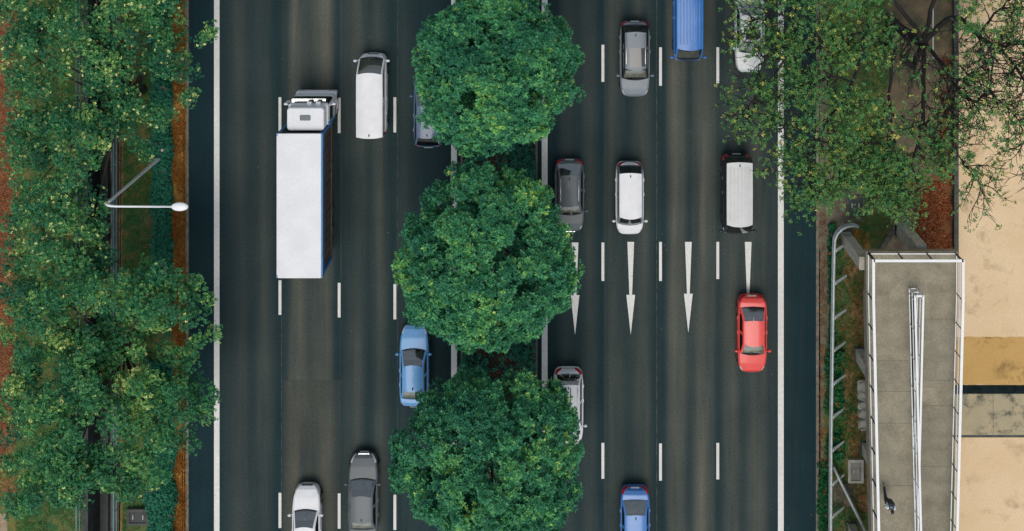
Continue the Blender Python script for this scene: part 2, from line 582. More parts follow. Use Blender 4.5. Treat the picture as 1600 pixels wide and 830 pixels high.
# the drain on the left
M['drain'] = mk('drain_concrete', (0.030, 0.038, 0.036), var=0.45, scale=1.5, rough=0.7, bump=0.2, fine=0.4)
M['water'] = mk('drain_water', (0.006, 0.010, 0.010), var=0.3, scale=2, rough=0.12)
dr = MB()
dr.box(X(134) + 0.004, X(139), YB, YT, -1.74, VZ + 0.05)
dr.box(X(176), X(181) - 0.004, YB, YT, -1.74, VZ + 0.05)
dr.box(X(139), X(176), YB, YT, -1.745, -1.6)
tag(dr.build('drain_channel', M['drain']), kind='structure')
tag(MB().box(X(152), X(166), YB, YT, -1.59, -1.57).build('drain_water', M['water']), kind='structure')
slab('drain_coping', 129.5, 134, VZ - .05, VZ + 0.06, M['dark_concrete'])['kind'] = 'structure'
slab('drain_coping', 181, 185.5, VZ - .05, VZ + 0.06, M['dark_concrete'])['kind'] = 'structure'


def drain_rail(px, label):
    x = X(px)
    t = thing('drain_railing', label, 'railing', (x, Y(415), VZ + 0.03), group='railings along the open drain')
    y0, y1 = Y(1000) - Y(415), Y(-200) - Y(415)
    for z in (1.0, 0.55):
        MB().tube([(0, y0, z), (0, y1, z)], 0.032 if z > .9 else 0.022, 8).build('rail', M['teal_rail'], t, True)
    k = y0
    me = None
    while k <= y1:
        if me is None:
            o = MB().tube([(0, 0, 0), (0, 0, 1.0)], 0.03, 8).build('post', M['teal_rail'], t, True)
            me = o.data
        else:
            o = put(bpy.data.objects.new('post', me), t)
        o.location = (0, k, 0)
        k += 2.1
    return t


drain_rail(132, 'pale teal pipe railing on the far left bank of the drain')
drain_rail(189, 'pale teal pipe railing on the road side of the drain')

# concrete covers and boxes in the verges
def cover(px0, px1, py0, py1, label, hgt=0.28, mat='concrete', lid='dark_concrete', name='inspection_chamber'):
    a, b_ = U(px0, py1), U(px1, py0)
    t = thing(name, label, 'manhole', ((a.x + b_.x) / 2, (a.y + b_.y) / 2, VZ))
    w, d = (b_.x - a.x) / 2, (b_.y - a.y) / 2
    fr = MB()
    fr.box(-w, w, d - .14, d, 0, hgt).box(-w, w, -d, -d + .14, 0, hgt).box(-w, -w + .14, -d + .14, d - .14, 0, hgt).box(w - .14, w, -d + .14, d - .14, 0, hgt)
    fr.build('frame', M[mat], t)
    l = MB().box(-w + .15, w - .15, -d + .15, d - .15, 0.02, hgt - .05).build('lid', M[lid], t)
    for s in (-1, 1):
        MB().box(s * (w - .36) - .03, s * (w - .36) + .03, -.14, .14, hgt - .05, hgt - .02).build('lifting_bar', M['pale_concrete'], l)
    return t


cover(202, 236, 790, 815, 'dark mossy concrete inspection chamber in the grass left of the road', 0.30, 'dark_concrete', 'drain')
cover(1323, 1347, 714, 750, 'concrete inspection chamber with pale rim on bare earth by the ramp', 0.25, 'pale_concrete', 'concrete')
cover(1321, 1350, 304, 336, 'dark sunken gully box in the paving by the tree', 0.10, 'dark_concrete', 'drain', 'gully_box')

# right verge
patch('gritty_strip', [(1279, -500), (1291, -500), (1293, 320), (1292, 470), (1286, 640), (1283, 1200), (1279, 1200)], M['grit'], VZ + 0.012, 1.2, 6, 40)
tag(slab('edging_strip', 1292, 1295, VZ - .05, VZ + 0.05, M['kerb'], Y(640), Y(345)), kind='structure')
patch('paved_corner', [(1279, 268), (1350, 270), (1352, 345), (1322, 348), (1300, 372), (1290, 420), (1280, 420)], M['grit'], VZ + 0.018, 2.5, 8, 6)
patch('path', [(1385, -500), (1487, -500), (1487, 120), (1470, 250), (1455, 285), (1430, 270), (1390, 265), (1380, 150)], M['path'], VZ + 0.010, 3, 9, 10)
patch('red_litter_bed', [(1487, 90), (1487, 392), (1440, 392), (1440, 360), (1418, 330), (1440, 300), (1462, 262), (1472, 180)], M['red_earth'], VZ + 0.020, 3, 10, 7)
patch('bare_earth', [(1392, 335), (1424, 322), (1446, 345), (1440, 365), (1452, 400), (1380, 400)], M['tan_earth'], VZ + 0.030, 3, 12, 6)
patch('bare_earth', [(1334, 470), (1352, 452), (1362, 520), (1360, 570), (1330, 560), (1318, 530)], M['earth'], VZ + 0.014, 3, 13, 6)
patch('bare_earth', [(1328, 640), (1345, 650), (1362, 680), (1364, 800), (1340, 795), (1338, 760), (1326, 700), (1322, 660)], M['earth'], VZ + 0.014, 2.5, 14, 6)
patch('bare_earth', [(1322, 380), (1336, 392), (1340, 430), (1326, 455), (1314, 430)], M['earth'], VZ + 0.014, 2.5, 35, 5)
patch('bare_earth', [(1312, 575), (1330, 572), (1336, 600), (1322, 622), (1312, 610)], M['earth'], VZ + 0.014, 2.5, 36, 5)
patch('bare_earth', [(1330, 352), (1356, 362), (1360, 400), (1338, 392)], M['dry_verge'], VZ + 0.014, 2.5, 15, 5)
tag(MB().box(X(1301), X(1336), Y(788), Y(752), VZ - .05, VZ + .07).build('concrete_slab', M['grit']), kind='structure')
# short buried kerb that runs diagonally beside the second ramp column
a, b_ = U(1374, 392), U(1402, 345)
MB().bar((a.x, a.y, VZ + .04), (b_.x, b_.y, VZ + .04), 0.28, 0.16).build('edging_strip', M['kerb'])['kind'] = 'structure'

# the pale yard on the right
def yard_mat(name, c, c2, stain, amt, sc=0.55, th=0.0):
    m, nt, b, vec = new_mat(name)
    n1 = noise(nt, vec, 0.25, detail=4, lo=0.3, hi=0.7)
    n2 = noise(nt, vec, sc, detail=7, rough=0.68, lo=0.54 + th, hi=0.72 + th, dist=0.3)
    n2b = noise(nt, vec, sc * 0.35, detail=3, lo=0.42 + th, hi=0.58 + th)
    mm = node(nt, 'ShaderNodeMath', operation='MULTIPLY')
    nt.links.new(n2, mm.inputs[0])
    nt.links.new(n2b, mm.inputs[1])
    m2 = node(nt, 'ShaderNodeMath', operation='MULTIPLY')
    nt.links.new(mm.outputs[0], m2.inputs[0])
    m2.inputs[1].default_value = amt
    n3 = noise(nt, vec, 9, detail=4, lo=0.2, hi=0.8)
    c_ = mixrgb(nt, n1, c, c2)
    c_ = mixrgb(nt, m2.outputs[0], c_, stain)
    c_ = mixrgb(nt, 0.28, c_, mixrgb(nt, n3, (0.6, 0.6, 0.6), (1.35, 1.35, 1.35)), 'MULTIPLY')
    nt.links.new(c_, b.inputs['Base Color'])
    b.inputs['Roughness'].default_value = 0.9
    b.inputs['Specular IOR Level'].default_value = 0.2
    add_bump(nt, b, n3, 0.15, 0.02)
    return m


M['yard'] = yard_mat('sandy_yard_screed', (0.65, 0.465, 0.275), (0.73, 0.55, 0.35), (0.26, 0.165, 0.08), 0.75, 0.6, -.012)
M['ochre'] = yard_mat('ochre_yard_screed', (0.47, 0.285, 0.095), (0.54, 0.34, 0.125), (0.14, 0.08, 0.03), 0.9, 0.9, -.04)
M['stained'] = yard_mat('blotched_concrete', (0.46, 0.37, 0.23), (0.30, 0.27, 0.18), (0.05, 0.062, 0.050), 1.0, 1.1, -.06)
yx = X(1490.5)
RX = 420
tag(MB().box(yx, RX, Y(600), YT, VZ - .04, VZ + .02).build('yard', M['yard']), kind='structure')
patch('ochre_band', [(1491, 525), (1720, 526), (1720, 599.6), (1491, 599.6)], M['ochre'], VZ + .026, 0.9, 71, 36, thick=.008)
tag(MB().box(yx, RX, YB, Y(682), VZ - .04, VZ + .02).build('yard', M['yard']), kind='structure')
strip = tag(MB().box(yx, RX, Y(681.9), Y(613.5), VZ - .06, VZ + .005).build('concrete_apron', M['dark_concrete']), kind='structure')
xs = [1491, 1550.5, 1612, 1672, 1732]
for a, c in zip(xs, xs[1:]):
    MB().box(X(a) + .01, X(c) - .012, Y(678) , Y(614.2), VZ + .006, VZ + random.uniform(.025, .032)).build('concrete_panel', M['stained'], strip)
M['gutter'] = mk('gutter_black', (0.010, 0.017, 0.018), var=0.4, scale=2, rough=0.95, fine=0.3, spec=0.05)
gut = MB()
gut.box(yx, RX, Y(613.4), Y(600.1), VZ - .045, VZ + .008)
tag(gut.build('gutter', M['gutter']), kind='structure')
wall = thing('low_wall', 'low dark stained wall along the edge of the pale yard', 'wall', (X(1489), Y(200), VZ))
M['wall'] = mk('mossy_wall', (0.040, 0.048, 0.038), var=0.4, scale=1.5, rough=0.9, bump=0.3, fine=0.4)
MB().box(-.09, .10, Y(398) - Y(200), Y(-450) - Y(200), -.05, .42).build('wall_body', M['wall'], wall)
k = Y(398) - Y(200)
while k < Y(-450) - Y(200) - .1:
    MB().box(-.13, .14, k, k + 1.19, .42, .48).build('coping_stone', M['dark_concrete'], wall)
    k += 1.2

# ------------------------------------------------------------------ foliage
def unit(a):
    return a / np.maximum(np.linalg.norm(a, axis=-1, keepdims=True), 1e-9)


def leaves(name, C, A, n, ll, lw, mat, parent, tint, t0=35, t1=80, seed=0, jit=0.0, kind='stuff'):
    """clumps of n leaves each, radiating round axis A at centres C; one mesh"""
    r = np.random.default_rng(seed)
    C = np.repeat(np.asarray(C, float), n, axis=0)
    A = np.repeat(unit(np.asarray(A, float)), n, axis=0)
    T = np.repeat(np.asarray(tint, float), n) + r.normal(0, 0.09, len(C))
    N = len(C)
    if jit:
        C = C + r.normal(0, jit, C.shape)
    ref = np.where(np.abs(A[:, 2:3]) < 0.9, np.array([[0, 0, 1.0]]), np.array([[1.0, 0, 0]]))
    u = unit(np.cross(A, ref))
    w = np.cross(A, u)
    ph = (np.tile(np.arange(n), N // n) / n * 2 * np.pi + np.repeat(r.uniform(0, 6.28, N // n), n) + r.normal(0, .25, N))[:, None]
    th = np.radians(r.uniform(t0, t1, N))[:, None]
    d = A * np.cos(th) + (u * np.cos(ph) + w * np.sin(ph)) * np.sin(th)
    sd_ = unit(np.cross(d, A))
    up = np.cross(sd_, d)
    L = (ll * r.uniform(.7, 1.25, N))[:, None]
    W = (lw * r.uniform(.75, 1.25, N))[:, None]
    sg = np.sign(up[:, 2:3] + 1e-6)
    V = np.empty((N, 4, 3))
    V[:, 0] = C + d * L * .12
    V[:, 1] = C + d * L * .58 + sd_ * W * .5 + up * sg * L * .05
    V[:, 2] = C + d * L - up * sg * L * .10
    V[:, 3] = C + d * L * .58 - sd_ * W * .5 + up * sg * L * .05
    return quads(name, V.reshape(-1, 3), mat, parent, T, kind)


def quads(name, V, mat, parent, T, kind='stuff'):
    N = len(V) // 4
    me = bpy.data.meshes.new(name)
    me.vertices.add(4 * N)
    me.vertices.foreach_set('co', V.astype(np.float32).ravel())
    me.loops.add(4 * N)
    me.loops.foreach_set('vertex_index', np.arange(4 * N, dtype=np.int32))
    me.polygons.add(N)
    me.polygons.foreach_set('loop_start', np.arange(0, 4 * N, 4, dtype=np.int32))
    at = me.attributes.new('tint', 'FLOAT', 'FACE')
    at.data.foreach_set('value', np.clip(T, 0, 1).astype(np.float32))
    me.materials.append(mat)
    me.update(calc_edges=True)
    me.validate()
    o = put(bpy.data.objects.new(name, me), parent)
    if kind:
        o['kind'] = kind
    return o


def sphere_dirs(n, r, zmin=-0.2):
    z = r.uniform(zmin, 1, n)
    a = r.uniform(0, 2 * np.pi, n)
    q = np.sqrt(np.maximum(0, 1 - z * z))
    return np.stack([q * np.cos(a), q * np.sin(a), z], 1)


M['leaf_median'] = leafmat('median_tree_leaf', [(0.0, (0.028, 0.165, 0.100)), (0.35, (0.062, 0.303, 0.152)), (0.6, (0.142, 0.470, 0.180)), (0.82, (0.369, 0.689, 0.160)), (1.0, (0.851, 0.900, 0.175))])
M['leaf_left'] = leafmat('verge_tree_leaf', [(0.0, (0.016, 0.121, 0.065)), (0.4, (0.042, 0.228, 0.090)), (0.65, (0.118, 0.336, 0.095)), (0.85, (0.339, 0.510, 0.124)), (1.0, (0.900, 0.900, 0.362))])
M['leaf_right'] = leafmat('spreading_tree_leaf', [(0.0, (0.027, 0.129, 0.052)), (0.4, (0.074, 0.248, 0.072)), (0.65, (0.205, 0.320, 0.062)), (0.85, (0.511, 0.473, 0.095)), (1.0, (0.900, 0.804, 0.224))])
M['leaf_hedge'] = leafmat('hedge_leaf', [(0.0, (0.017, 0.133, 0.091)), (0.5, (0.036, 0.253, 0.149)), (0.8, (0.092, 0.374, 0.157)), (0.93, (0.185, 0.481, 0.162)), (1.0, (0.900, 0.107, 0.324))])
M['leaf_shrub'] = leafmat('flowering_shrub_leaf', [(0.0, (0.010, 0.088, 0.039)), (0.5, (0.024, 0.184, 0.060)), (0.8, (0.080, 0.272, 0.068)), (0.93, (0.208, 0.304, 0.060)), (1.0, (0.800, 0.160, 0.090))])
M['grass'] = leafmat('grass_blades', [(0.0, (0.030, 0.157, 0.061)), (0.45, (0.065, 0.242, 0.066)), (0.75, (0.206, 0.313, 0.066)), (1.0, (0.558, 0.370, 0.098))], trans=0.3)
M['dry_grass'] = leafmat('dry_grass_blades', [(0.0, (0.188, 0.059, 0.014)), (0.4, (0.375, 0.143, 0.025)), (0.75, (0.506, 0.252, 0.051)), (1.0, (0.131, 0.202, 0.043))], trans=0.3)
M['litter'] = leafmat('fallen_leaves', [(0.0, (0.090, 0.028, 0.013)), (0.4, (0.240, 0.063, 0.018)), (0.75, (0.375, 0.119, 0.033)), (1.0, (0.450, 0.224, 0.078))], trans=0.1)


def curve(p, q, bend, n=5, seed=0):
    r = random.Random(seed)
    p, q = Vector(p), Vector(q)
    L = (q - p).length
    out = []
    c = (p + q) / 2 + Vector((r.uniform(-1, 1), r.uniform(-1, 1), r.uniform(-.2, .9))) * bend * L
    for k in range(n + 1):
        t = k / n
        out.append(p * (1 - t) ** 2 + c * 2 * t * (1 - t) + q * t * t)
    return out


# --- round clipped trees on the median
def median_tree(name, label, disp, rpx, zc, base_px, seed, nl=66, yo=(-.5, -.8, 2.6), ya=.36):
    """disp: crown centre in the photo at height zc; rpx: crown radius in photo pixels"""
    r = np.random.default_rng(seed)
    c = U(disp[0], disp[1], zc)
    base = U(base_px[0], base_px[1], 0.105)
    t = thing(name, label, 'tree', base, group='round trees on the median')
    c = c - base
    k = (H - zc) / H / S
    R = np.array([rpx[0] * k, rpx[1] * k, 2.9])
    # boughs spread over the dome, each with smaller tufts
    i = np.arange(nl) + .5
    zz = 1 - 1.30 * i / nl
    aa = np.pi * (1 + 5 ** .5) * i + r.normal(0, .35, nl)
    q = np.sqrt(np.maximum(0, 1 - zz * zz))
    dirs = np.stack([q * np.cos(aa), q * np.sin(aa), zz], 1)
    lr = r.uniform(.85, 1.35, nl)
    wob = 1 + .06 * np.sin(3 * aa + seed) + r.normal(0, .05, nl)
    ctr = np.array(c) + dirs * (R - 1.0) * wob[:, None]
    Cs, As, Ts = [], [], []
    for j in range(nl):
        ns = int(9 * lr[j] ** 2)
        sdirs = unit(sphere_dirs(ns, r, -.35) + dirs[j] * .7)
        bt = .34 + r.normal(0, .09)
        for k_ in range(ns):
            sr = r.uniform(.28, .52)
            sc_ = ctr[j] + sdirs[k_] * lr[j] * r.uniform(.45, .95)
            m = int(105 * sr * sr) + 4
            ld = unit(sphere_dirs(m, r, -.2) + sdirs[k_] * .6)
            Cs.append(sc_ + ld * sr * r.uniform(.6, 1.15, m)[:, None])
            As.append(unit(ld * .8 + sdirs[k_] * .4 + np.array([0, 0, .35]) + r.normal(0, .2, ld.shape)))
            Ts.append(np.full(m, bt + .03 + r.normal(0, .08)) + r.normal(0, .13, m))
    # young yellow shoots in one place at the top
    yc = np.array(c) + np.array(yo)
    Cs, As, Ts = np.concatenate(Cs), np.concatenate(As), np.concatenate(Ts)
    d = np.linalg.norm((Cs - yc) * [1, 1, .6], axis=1)
    Ts = Ts + ya * np.exp(-(d / .9) ** 2) * r.uniform(.3, 1.2, len(Ts)) + np.where(r.random(len(Ts)) < .04, .15, 0)
    leaves('crown', Cs, As, 8, .20, .074, M['leaf_median'], t, Ts, 18, 74, seed)
    # inner leaves, so the crown has a body
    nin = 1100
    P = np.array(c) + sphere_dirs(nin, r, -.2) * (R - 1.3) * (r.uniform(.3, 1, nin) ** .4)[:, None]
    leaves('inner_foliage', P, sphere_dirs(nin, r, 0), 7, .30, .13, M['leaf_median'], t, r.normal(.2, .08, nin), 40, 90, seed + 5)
    b = MB()
    top = Vector(c) + Vector((0, 0, -2.0))
    b.tube(curve((0, 0, -.1), top, .05, 6, seed), [.30, .22, .19, .18, .17, .16, .15], 10)
    b.build('trunk', M['bark'], t, True)
    for j in r.choice(nl, 14, replace=False):
        e = Vector(ctr[j])
        MB().tube(curve(top + Vector((0, 0, -.1)), e, .12, 5, int(j)), [.10, .085, .07, .055, .04, .02], 6).build('branch', M['bark'], t, True)
    return t


median_tree('median_tree', 'round green tree on the median, topmost of the three', (775, 106), (124, 122), 6.2, (782, 92), 21)
median_tree('median_tree', 'largest round green tree in the middle of the median', (762, 396), (134, 140), 6.2, (780, 350), 22, 70, (.25, -1.6, 2.3), .30)
median_tree('median_tree', 'round loose green tree on the median, bottom of the three', (768, 708), (140, 136), 6.0, (781, 620), 23, 66, (.5, -3.9, 1.2), .34)

# low planting on the median between the trees
def strip_points(px0, px1, py0, py1, n, r, z0, z1):
    return np.stack([r.uniform(X(px0), X(px1), n), r.uniform(Y(py1), Y(py0), n), r.uniform(z0, z1, n)], 1)


r = np.random.default_rng(5)
P = np.concatenate([strip_points(724, 760, -200, 1000, 2600, r, .12, .42), strip_points(800, 836, -200, 1000, 2600, r, .12, .42),
                    strip_points(755, 805, -200, 1000, 900, r, .1, .25)])
P = P[(np.sin(P[:, 1] * 1.7 + P[:, 0]) + r.normal(0, .6, len(P))) > -.9]
o = leaves('median_groundcover', P, np.array([0, 0, 1.0]) + r.normal(0, .3, P.shape), 6, .24, .09, M['leaf_hedge'], None, r.normal(.22, .12, len(P)).clip(0, .9), 30, 80, 3)
P = strip_points(735, 825, -200, 1000, 1500, r, .115, .14)
leaves('fallen_leaves', P, np.array([0, 0, 1.0]) + r.normal(0, .25, P.shape), 2, .13, .07, M['litter'], None, r.normal(.5, .25, len(P)), 70, 92, 4)


# --- big loose trees over the left verge: crowns given as lobes (photo x, photo y, radius px, height)
def lobed_tree(name, label, base_px, lobes, dens, ll, lw, mat, tint0, spot, seed, bark='bark', fork=4.0, group=None, inner=0.35):
    r = np.random.default_rng(seed)
    base = U(*base_px, VZ)
    t = thing(name, label, 'tree', base, group=group)
    Cs, As, Ts = [], [], []
    f0 = Vector((r.uniform(-.3, .3), r.uniform(-.3, .3), fork))
    b = MB()
    b.tube(curve((0, 0, -.15), f0, .05, 6, seed), [.36, .28, .25, .23, .22, .21, .20], 10)
    b.build('trunk', M[bark], t, True)
    for j, (px, py, rp, z) in enumerate(lobes):
        c = np.array(U(px, py, z) - base)
        k = (H - z) / H / S
        R = rp * k
        nsub = max(3, int(R * R * 5.0))
        sd0 = sphere_dirs(nsub, r, -.15)
        sc = c + sd0 * np.array([R, R, R * .55]) * (r.uniform(.25, 1, nsub) ** .5)[:, None]
        lt = r.normal(0, .12)
        for s in range(nsub):
            rr = r.uniform(.34, .60)
            m = int(dens * rr * rr * 60)
            ld = sphere_dirs(m, r, -.1)
            Cs.append(sc[s] + ld * np.array([rr, rr, rr * .7]) * r.uniform(.5, 1.1, m)[:, None])
            As.append(unit(ld + np.array([0, 0, .8]) + r.normal(0, .3, ld.shape)))
            Ts.append(np.full(m, tint0 + lt + r.normal(0, .11)) + r.normal(0, .11, m))
        if R > .8 and j % 3 == 0:
            e = Vector(c) + Vector((0, 0, -.3))
            L = max((e - f0).length, .5)
            rad = .03 + .008 * L
            n = 6
            MB().tube(curve(f0 + Vector((0, 0, -.15)), e, .14, n, j + seed), [rad * (1.25 - .95 * q / n) for q in range(n + 1)], 6).build('branch', M[bark], t, True)
            tw = MB()
            for q in range(5):
                a = sc[r.integers(nsub)]
                tw.tube(curve(e, Vector(a), .15, 3, q), [.028, .022, .016, .008], 5)
            tw.build('twigs', M[bark], t, True)['kind'] = 'stuff'
    Cs, As, Ts = np.concatenate(Cs), np.concatenate(As), np.concatenate(Ts)
    if spot:
        # pale blossoms or dry tips on some of the shoots
        hit = r.random(len(Ts)) < spot[0]
        Ts = np.where(hit, spot[1] + r.normal(0, .1, len(Ts)), Ts)
    leaves('crown', Cs, As, 6, ll, lw, mat, t, Ts, 30, 85, seed)
    return t


def dots(poly_list, n, r_lo, r_hi, z_lo, z_hi, seed):
    r = random.Random(seed)
    out = []
    tot = sum((b - a) * (d - c) for a, b, c, d in poly_list)
    for a, b, c, d in poly_list:
        for _ in range(max(1, round(n * (b - a) * (d - c) / tot))):
            out.append((r.uniform(a, b), r.uniform(c, d), r.uniform(r_lo, r_hi), r.uniform(z_lo, z_hi)))
    return out


L1 = dots([(40, 175, -40, 120), (45, 160, 120, 260), (40, 130, 260, 400), (175, 260, -40, 70)], 58, 20, 36, 5.5, 8.0, 1) + \
     dots([(2, 40, 0, 420)], 20, 9, 18, 5, 7, 2) + \
     dots([(255, 300, -30, 130)], 9, 18, 28, 5, 7, 3) + dots([(180, 262, 70, 210)], 9, 12, 22, 4.5, 6, 4) + \
     dots([(28, 125, 0, 420)], 22, 15, 24, 4.5, 7, 61) + dots([(120, 178, 330, 440)], 8, 14, 22, 5, 7, 63) + \
     dots([(125, 190, -10, 230)], 14, 16, 26, 5, 7, 51) + dots([(60, 150, 300, 420)], 8, 18, 26, 5, 7, 52) + \
     [(308, 50, 22, 6), (296, 150, 9, 6), (299, 92, 14, 6), (205, 195, 20, 5), (225, 222, 18, 5), (190, 165, 22, 5.5), (240, 180, 20, 5), (215, 150, 20, 5.5), (140, 262, 16, 6), (160, 235, 14, 6), (120, 330, 22, 6), (150, 380, 18, 5.5)]
lobed_tree('verge_tree', 'broad tree with pale yellow flecks over the drain, upper left', (222, 140), L1, 2.7, .112, .070, M['leaf_left'], .37, (.07, .93), 41, fork=3.6,
           group='trees along the left verge')
L2 = dots([(40, 180, 430, 640), (60, 200, 640, 760), (180, 290, 430, 560), (190, 280, 560, 740), (50, 120, 400, 440)], 84, 20, 34, 5.0, 8.0, 5) + \
     dots([(25, 125, 430, 780)], 22, 15, 24, 4.5, 7, 62) + \
     dots([(120, 205, 430, 745)], 22, 18, 28, 5, 7.5, 53) + dots([(30, 120, 620, 780)], 10, 18, 26, 5, 7, 54) + dots([(245, 300, 440, 690)], 10, 14, 22, 4.5, 6.5, 55) + \
     [(312, 470, 22, 6), (316, 520, 22, 6), (300, 560, 18, 6), (318, 620, 18, 6), (312, 650, 16, 6), (300, 600, 16, 5.5), (310, 440, 14, 6), (325, 640, 10, 6),
      (18, 450, 18, 6), (30, 480, 16, 6), (12, 520, 14, 6), (28, 560, 16, 6), (8, 640, 12, 6), (20, 600, 18, 6), (25, 670, 18, 6), (15, 720, 12, 5.5), (60, 760, 22, 5), (180, 765, 20, 5), (120, 780, 16, 5), (150, 420, 20, 6),
      (250, 450, 20, 6), (232, 700, 18, 5)]
lobed_tree('verge_tree', 'broad deep green tree over the drain, lower left', (226, 500), L2, 2.7, .125, .082, M['leaf_left'], .42, (.02, .8), 43, fork=3.4,
           group='trees along the left verge')

# --- the spreading tree on the right: limbs first, then leaves on their twigs
def spread_tree():
    r = np.random.default_rng(77)
    rr = random.Random(77)
    base = U(1395, 40, VZ)
    t = thing('spreading_tree', 'large spreading tree with bare dark limbs over the yard wall', 'tree', base)
    fork = (1443, 68, 6.0)
    W = lambda p: U(*p) - base
    b = MB()
    b.tube([(0, 0, -.2), (.02, 0, 1), tuple(W(fork) * .55), tuple(W(fork))], [.50, .38, .33, .28], 10)
    b.build('trunk', M['bark_dark'], t, True)
    limbs = [([fork, (1488, 28, 7), (1528, 56, 7.6), (1556, 72, 8), (1600, 64, 8.6), (1665, 60, 9)], .15),
             ([fork, (1478, 108, 7), (1489, 131, 7.5), (1519, 158, 8.0), (1543, 140, 8.4), (1555, 82, 8.6)], .11),
             ([(1489, 131, 7.5), (1506, 122, 7.9), (1545, 95, 8.3), (1560, 70, 8.6)], .06),
             ([(1489, 131, 7.5), (1472, 160, 7.8), (1485, 196, 8), (1500, 250, 8.2), (1535, 290, 8.2)], .075),
             ([(1556, 72, 8), (1580, 95, 8.2), (1602, 128, 8.5), (1640, 170, 8.7)], .075),
             ([(1543, 140, 8.4), (1580, 175, 8.6), (1600, 205, 8.6), (1625, 250, 8.6)], .05),
             ([fork, (1425, 105, 7), (1398, 77, 7.2), (1350, 55, 7.8), (1290, 68, 8.4), (1235, 88, 8.8), (1185, 102, 8.8)], .15),
             ([(1398, 77, 7.2), (1390, 150, 7.6), (1396, 225, 7.8), (1381, 262, 8.0), (1388, 300, 8.0)], .085),
             ([fork, (1442, 140, 7.0), (1440, 200, 7.6), (1422, 262, 8.0), (1400, 295, 8.2)], .12),
             ([(1350, 55, 7.8), (1332, 130, 8.2), (1290, 195, 8.5), (1262, 250, 8.6), (1250, 285, 8.6)], .09),
             ([(1290, 68, 8.4), (1250, 40, 8.8), (1210, 20, 9), (1175, 32, 9)], .07),
             ([(1235, 88, 8.8), (1190, 140, 8.9), (1160, 178, 8.9)], .06),
             ([fork, (1405, 10, 7), (1350, -25, 8), (1270, -40, 8.6), (1225, -35, 8.8)], .13),
             ([fork, (1470, -20, 7), (1530, -45, 8), (1600, -30, 8.6)], .12),
             ([(1332, 130, 8.2), (1300, 120, 8.6), (1250, 150, 8.8), (1225, 200, 8.8)], .06),
             ([(1396, 225, 7.8), (1345, 230, 8.3), (1310, 265, 8.4)], .05),
             ([(1528, 56, 7.6), (1560, 15, 8.2), (1590, -10, 8.5)], .07),
             ([(1388, 20, 7), (1415, 55, 7.6), (1440, 100, 7.8)], .06),
             ([(1440, 200, 7.6), (1475, 165, 8), (1480, 130, 8.1)], .05)]
    Cs, Ts = [], []

    def dens(px, py):
        if px < 1395:
            return (.30 if px < 1225 else .55) if py < 235 else .7
        if px < 1490:
            return .10 if py < 190 else .42
        return .24 if (py < 60 or py > 165) else .11

    def pix(p):
        p = p + base
        kk = H / (H - p.z) * S
        return NX + p.x * kk, NY - p.y * kk

    twigs = MB()
    for li, (pts, r0) in enumerate(limbs):
        P = [W(p) for p in pts]
        # smooth the path
        Q = []
        for i in range(len(P) - 1):
            p0, p1, p2, p3 = P[max(i - 1, 0)], P[i], P[i + 1], P[min(i + 2, len(P) - 1)]
            for s in range(5):
                u_ = s / 5
                Q.append(.5 * ((2 * p1) + (p2 - p0) * u_ + (2 * p0 - 5 * p1 + 4 * p2 - p3) * u_ ** 2 + (3 * p1 - p0 - 3 * p2 + p3) * u_ ** 3)
                         + Vector((rr.gauss(0, .05), rr.gauss(0, .05), 0)))
        Q.append(P[-1])
        n = len(Q)
        MB().tube(Q, [max(r0 * 1.15 * (1 - .70 * i / n), .035) for i in range(n)], 7).build('branch', M['bark_dark'], t, True)
        for i in range(max(3, int(n * .3)), n):
            tan = (Q[i] - Q[i - 1]).normalized()
            for q in range(3):
                if rr.random() < .2:
                    continue
                side = tan.cross(Vector((0, 0, 1))) * rr.choice((-1, 1))
                d = (tan * rr.uniform(.1, .9) + side * rr.uniform(.4, 1) + Vector((0, 0, rr.uniform(-.15, .45)))).normalized()
                L = rr.uniform(.7, 2.2)
                pth = [Q[i]]
                for s in range(5):
                    d = (d + Vector((rr.gauss(0, .25), rr.gauss(0, .25), rr.gauss(0, .12)))).normalized()
                    pth.append(pth[-1] + d * L / 5)
                twigs.tube(pth, [.038, .032, .026, .020, .015, .010], 4, False)
                tips = [pth[3], pth[4], pth[5]]
                for s in range(2, 6):
                    for _ in range(2):
                        d2 = (d + Vector((rr.gauss(0, .8), rr.gauss(0, .8), rr.gauss(0, .25)))).normalized()
                        l2 = rr.uniform(.3, .9)
                        e = pth[s] + d2 * l2
                        mid = pth[s] + d2 * l2 * .5 + Vector((rr.gauss(0, .05), rr.gauss(0, .05), 0))
                        twigs.tube([pth[s], mid, e], [.02, .015, .008], 3, False)
                        tips += [mid, e]
                dn = dens(*pix(pth[4]))
                for e in tips:
                    m = np.random.default_rng(rr.randrange(1 << 30)).poisson(2.1 * dn)
                    for _ in range(m):
                        Cs.append(e + Vector((rr.gauss(0, .16), rr.gauss(0, .16), rr.gauss(0, .12))))
                        Ts.append(rr.gauss(.42, .12))
    twigs.build('twigs', M['bark_dark'], t, False, fix=False)['kind'] = 'stuff'
    # the denser boughs over the road are full of leaves
    lob = dots([(1225, 1390, -30, 200), (1240, 1380, 200, 285)], 19, 16, 30, 7.5, 9.2, 9) + dots([(1150, 1235, 110, 200)], 5, 12, 22, 8, 9.3, 10) + \
        dots([(1400, 1480, 225, 290)], 5, 10, 18, 7.6, 8.4, 12) + dots([(1495, 1600, 225, 300)], 3, 10, 16, 8, 8.8, 13) + dots([(1490, 1600, 0, 60)], 5, 9, 16, 8.5, 9.2, 14)
    for px, py, rp, z in lob:
        c = W((px, py, z))
        R = rp / S * (H - z) / H
        m = int(72 * R * R + 10)
        for _ in range(m):
            v = Vector((rr.gauss(0, .5), rr.gauss(0, .5), rr.gauss(0, .32))) * R
            Cs.append(c + v)
            Ts.append(rr.gauss(.36, .13))
    Cs = np.array([tuple(c) for c in Cs])
    Ts = np.array(Ts)
    hit = r.random(len(Ts)) < .07
